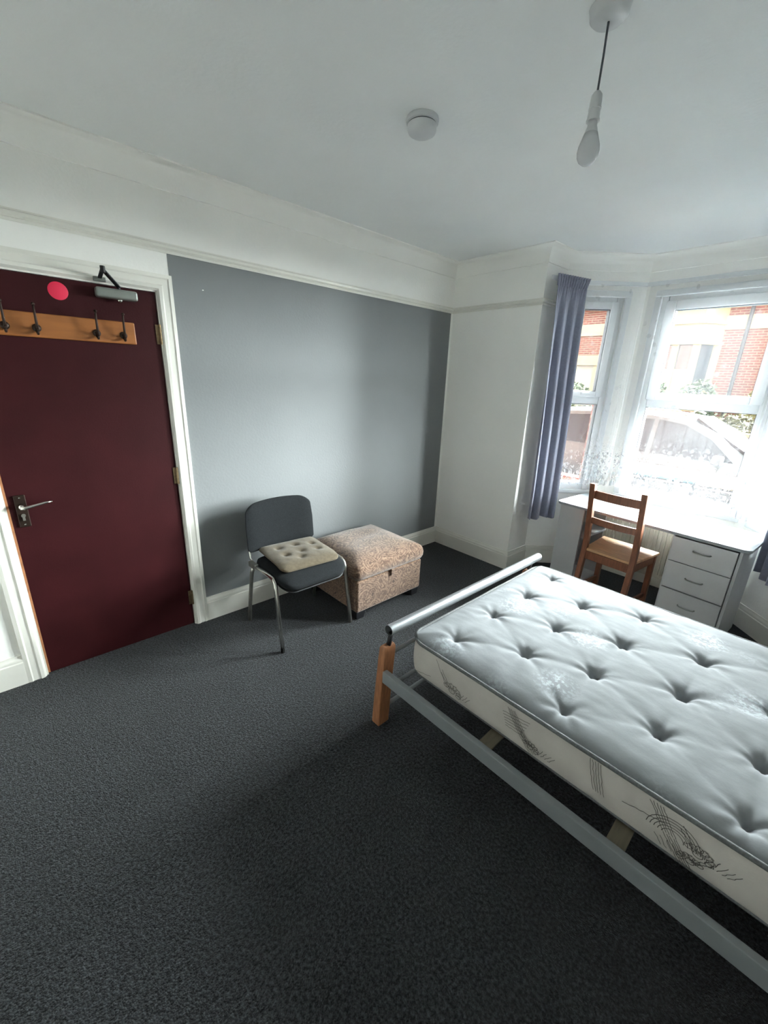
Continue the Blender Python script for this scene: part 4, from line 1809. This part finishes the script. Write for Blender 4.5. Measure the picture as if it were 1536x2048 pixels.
def car_sec(x, zb, zs, zr, wr):
    """half-rounded cross-section at station x: zb sill, zs shoulder, zr roof"""
    ws = .88
    pts = [(-ws + .06, zb), (-ws, zb + .15), (-ws, zs - .12), (-ws + .04, zs)]
    pts += [(-wr - .02, zr - .06), (-wr + .06, zr)] if zr > zs + .05 else [(-ws + .14, zs + .02), (-ws + .25, zs + .03)]
    full = pts + [(-y, z) for y, z in pts[::-1]]
    return [(x, y, z) for y, z in full]


b = MB()
st_ = [(-2.30, .45, .80, .82), (-2.22, .30, 1.00, 1.03), (-2.05, .24, 1.03, 1.60), (-1.6, .22, 1.02, 1.70), (-.9, .22, 1.01, 1.74), (0, .22, 1.0, 1.74),
       (.55, .22, .99, 1.68), (1.0, .22, .98, 1.50), (1.45, .22, .97, 1.16), (1.62, .22, .96, .98), (2.0, .24, .90, .92), (2.25, .30, .78, .80), (2.33, .38, .66, .68)]
b.loft([car_sec(x, zb, zs, zr, .66 - .02 * max(0, x)) for x, zb, zs, zr in st_])
body = b.build('body', M_carpaint, car, autos=35)
# glazing follows the cabin, lying just outside it
for s, ss in ((-1, 'near'), (1, 'far')):
    for q in ([(-1.85, 1.10), (-1.80, 1.56), (-.95, 1.62), (-.95, 1.08)], [(-.87, 1.08), (-.87, 1.62), (.05, 1.62), (.05, 1.06)],
              [(.13, 1.06), (.13, 1.62), (.52, 1.57), (.92, 1.38), (1.28, 1.06)]):
        m = MB()
        vs = []
        for x, z in q:
            k = (z - 1.0) / .70
            w = .845 + (.675 - .845) * k
            vs.append((x, s * (w + .022), z))
        inner = [(x, y - s * .02, z) for x, y, z in vs]
        n_ = len(vs)
        m._faces(vs + inner, [tuple(range(n_)), tuple(range(2 * n_ - 1, n_ - 1, -1))] + [(i, (i + 1) % n_, n_ + (i + 1) % n_, n_ + i) for i in range(n_)])
        m.build('side_window', M_carglass, car)
m = MB()
m.hexa([(.62, -.60, 1.66), (1.50, -.70, 1.09), (1.50, .70, 1.09), (.62, .60, 1.66)], [(.64, -.60, 1.69), (1.53, -.70, 1.12), (1.53, .70, 1.12), (.64, .60, 1.69)])
m.build('windscreen', M_carglass, car)
for x in (-1.45, 1.50):
    for s in (-1, 1):
        m = MB()
        m.lathe([(0, -.11), (.19, -.11), (.30, -.10), (.325, -.07), (.325, .07), (.30, .10), (.19, .11), (0, .11)], 28, T(x, s * .80, .325, rx=PI / 2))
        w = m.build('wheel', M_tyre, car, autos=30)
        m = MB()
        m.lathe([(0, -.118), (.18, -.116), (.19, -.105), (.19, .105), (.18, .116), (0, .118)], 20, T(x, s * .80, .325, rx=PI / 2))
        m.build('hub_cap', M_alu, w, autos=30)
for s in (-1, 1):
    m = MB()
    m.box(1.02, 1.16, s * .86 - .0, s * 1.05, 1.02, 1.16)
    m.build('wing_mirror', M_carpaint, car, bevel=.03, seg=3)
    m = MB()
    m.tube([(-1.75, s * .66, 1.72), (-1.6, s * .66, 1.79), (.35, s * .66, 1.78), (.5, s * .66, 1.71)], .018, 8)
    m.build('roof_bar', M_alu, car, smooth=True)
    for x in (-.80, .18):
        m = MB()
        m.box(x, x + .2, s * .875, s * .90, .90, .93)
        m.build('door_handle', M_alu, car, bevel=.006)
for s in (-.80, .45):
    MB().box(2.16, 2.30, s, s + .35, .58, .74).build('headlamp', M_chrome, car, bevel=.02)


def wheelie(x, y, rz, lid, label):
    r = thing('wheelie_bin', label, 'wheelie bin', (x, y, GZ + .06), rotz=rz, group='wheelie bins in the front garden')
    m = MB()
    m.hexa([(-.20, -.22, .06), (.20, -.22, .06), (.20, .20, .06), (-.20, .20, .06)], [(-.26, -.32, .96), (.26, -.32, .96), (.26, .34, .96), (-.26, .34, .96)])
    m.build('bin_body', M_bin, r, bevel=.03, seg=3)
    m = MB()
    m.loft([[(-.275, y_, .96), (.275, y_, .96), (.25, y_, .98 + h_), (-.25, y_, .98 + h_)] for y_, h_ in ((-.36, .01), (-.25, .05), (0, .08), (.25, .07), (.37, .03))])
    m.build('lid', lid, r, bevel=.015, seg=3)
    m = MB()
    m.tube([(-.26, .40, .93), (.26, .40, .93)], .018, 10)
    m.build('handle_bar', M_bin, r, smooth=True)
    for s in (-1, 1):
        m = MB()
        m.lathe([(0, -.03), (.10, -.03), (.10, .03), (0, .03)], 18, T(s * .25, .26, .10, ry=PI / 2))
        m.build('wheel', M_tyre, r)


wheelie(.70, 3.35, PI, M_binlid, 'grey wheelie bin with blue lid outside, left in the middle window')
wheelie(1.27, 3.33, PI + .03, M_binlid, 'blue-lidded wheelie bin standing between the other two bins outside')
wheelie(1.85, 3.30, PI - .03, M_binlid2, 'wheelie bin with a pale lid outside at the right of the middle window')
fw_ = MB().box(-12, 12, 3.95, 4.17, GZ, GZ + .62).build('front_wall', M_brick)
tag(fw_, 'low front garden wall between the bins and the parked car', 'wall')
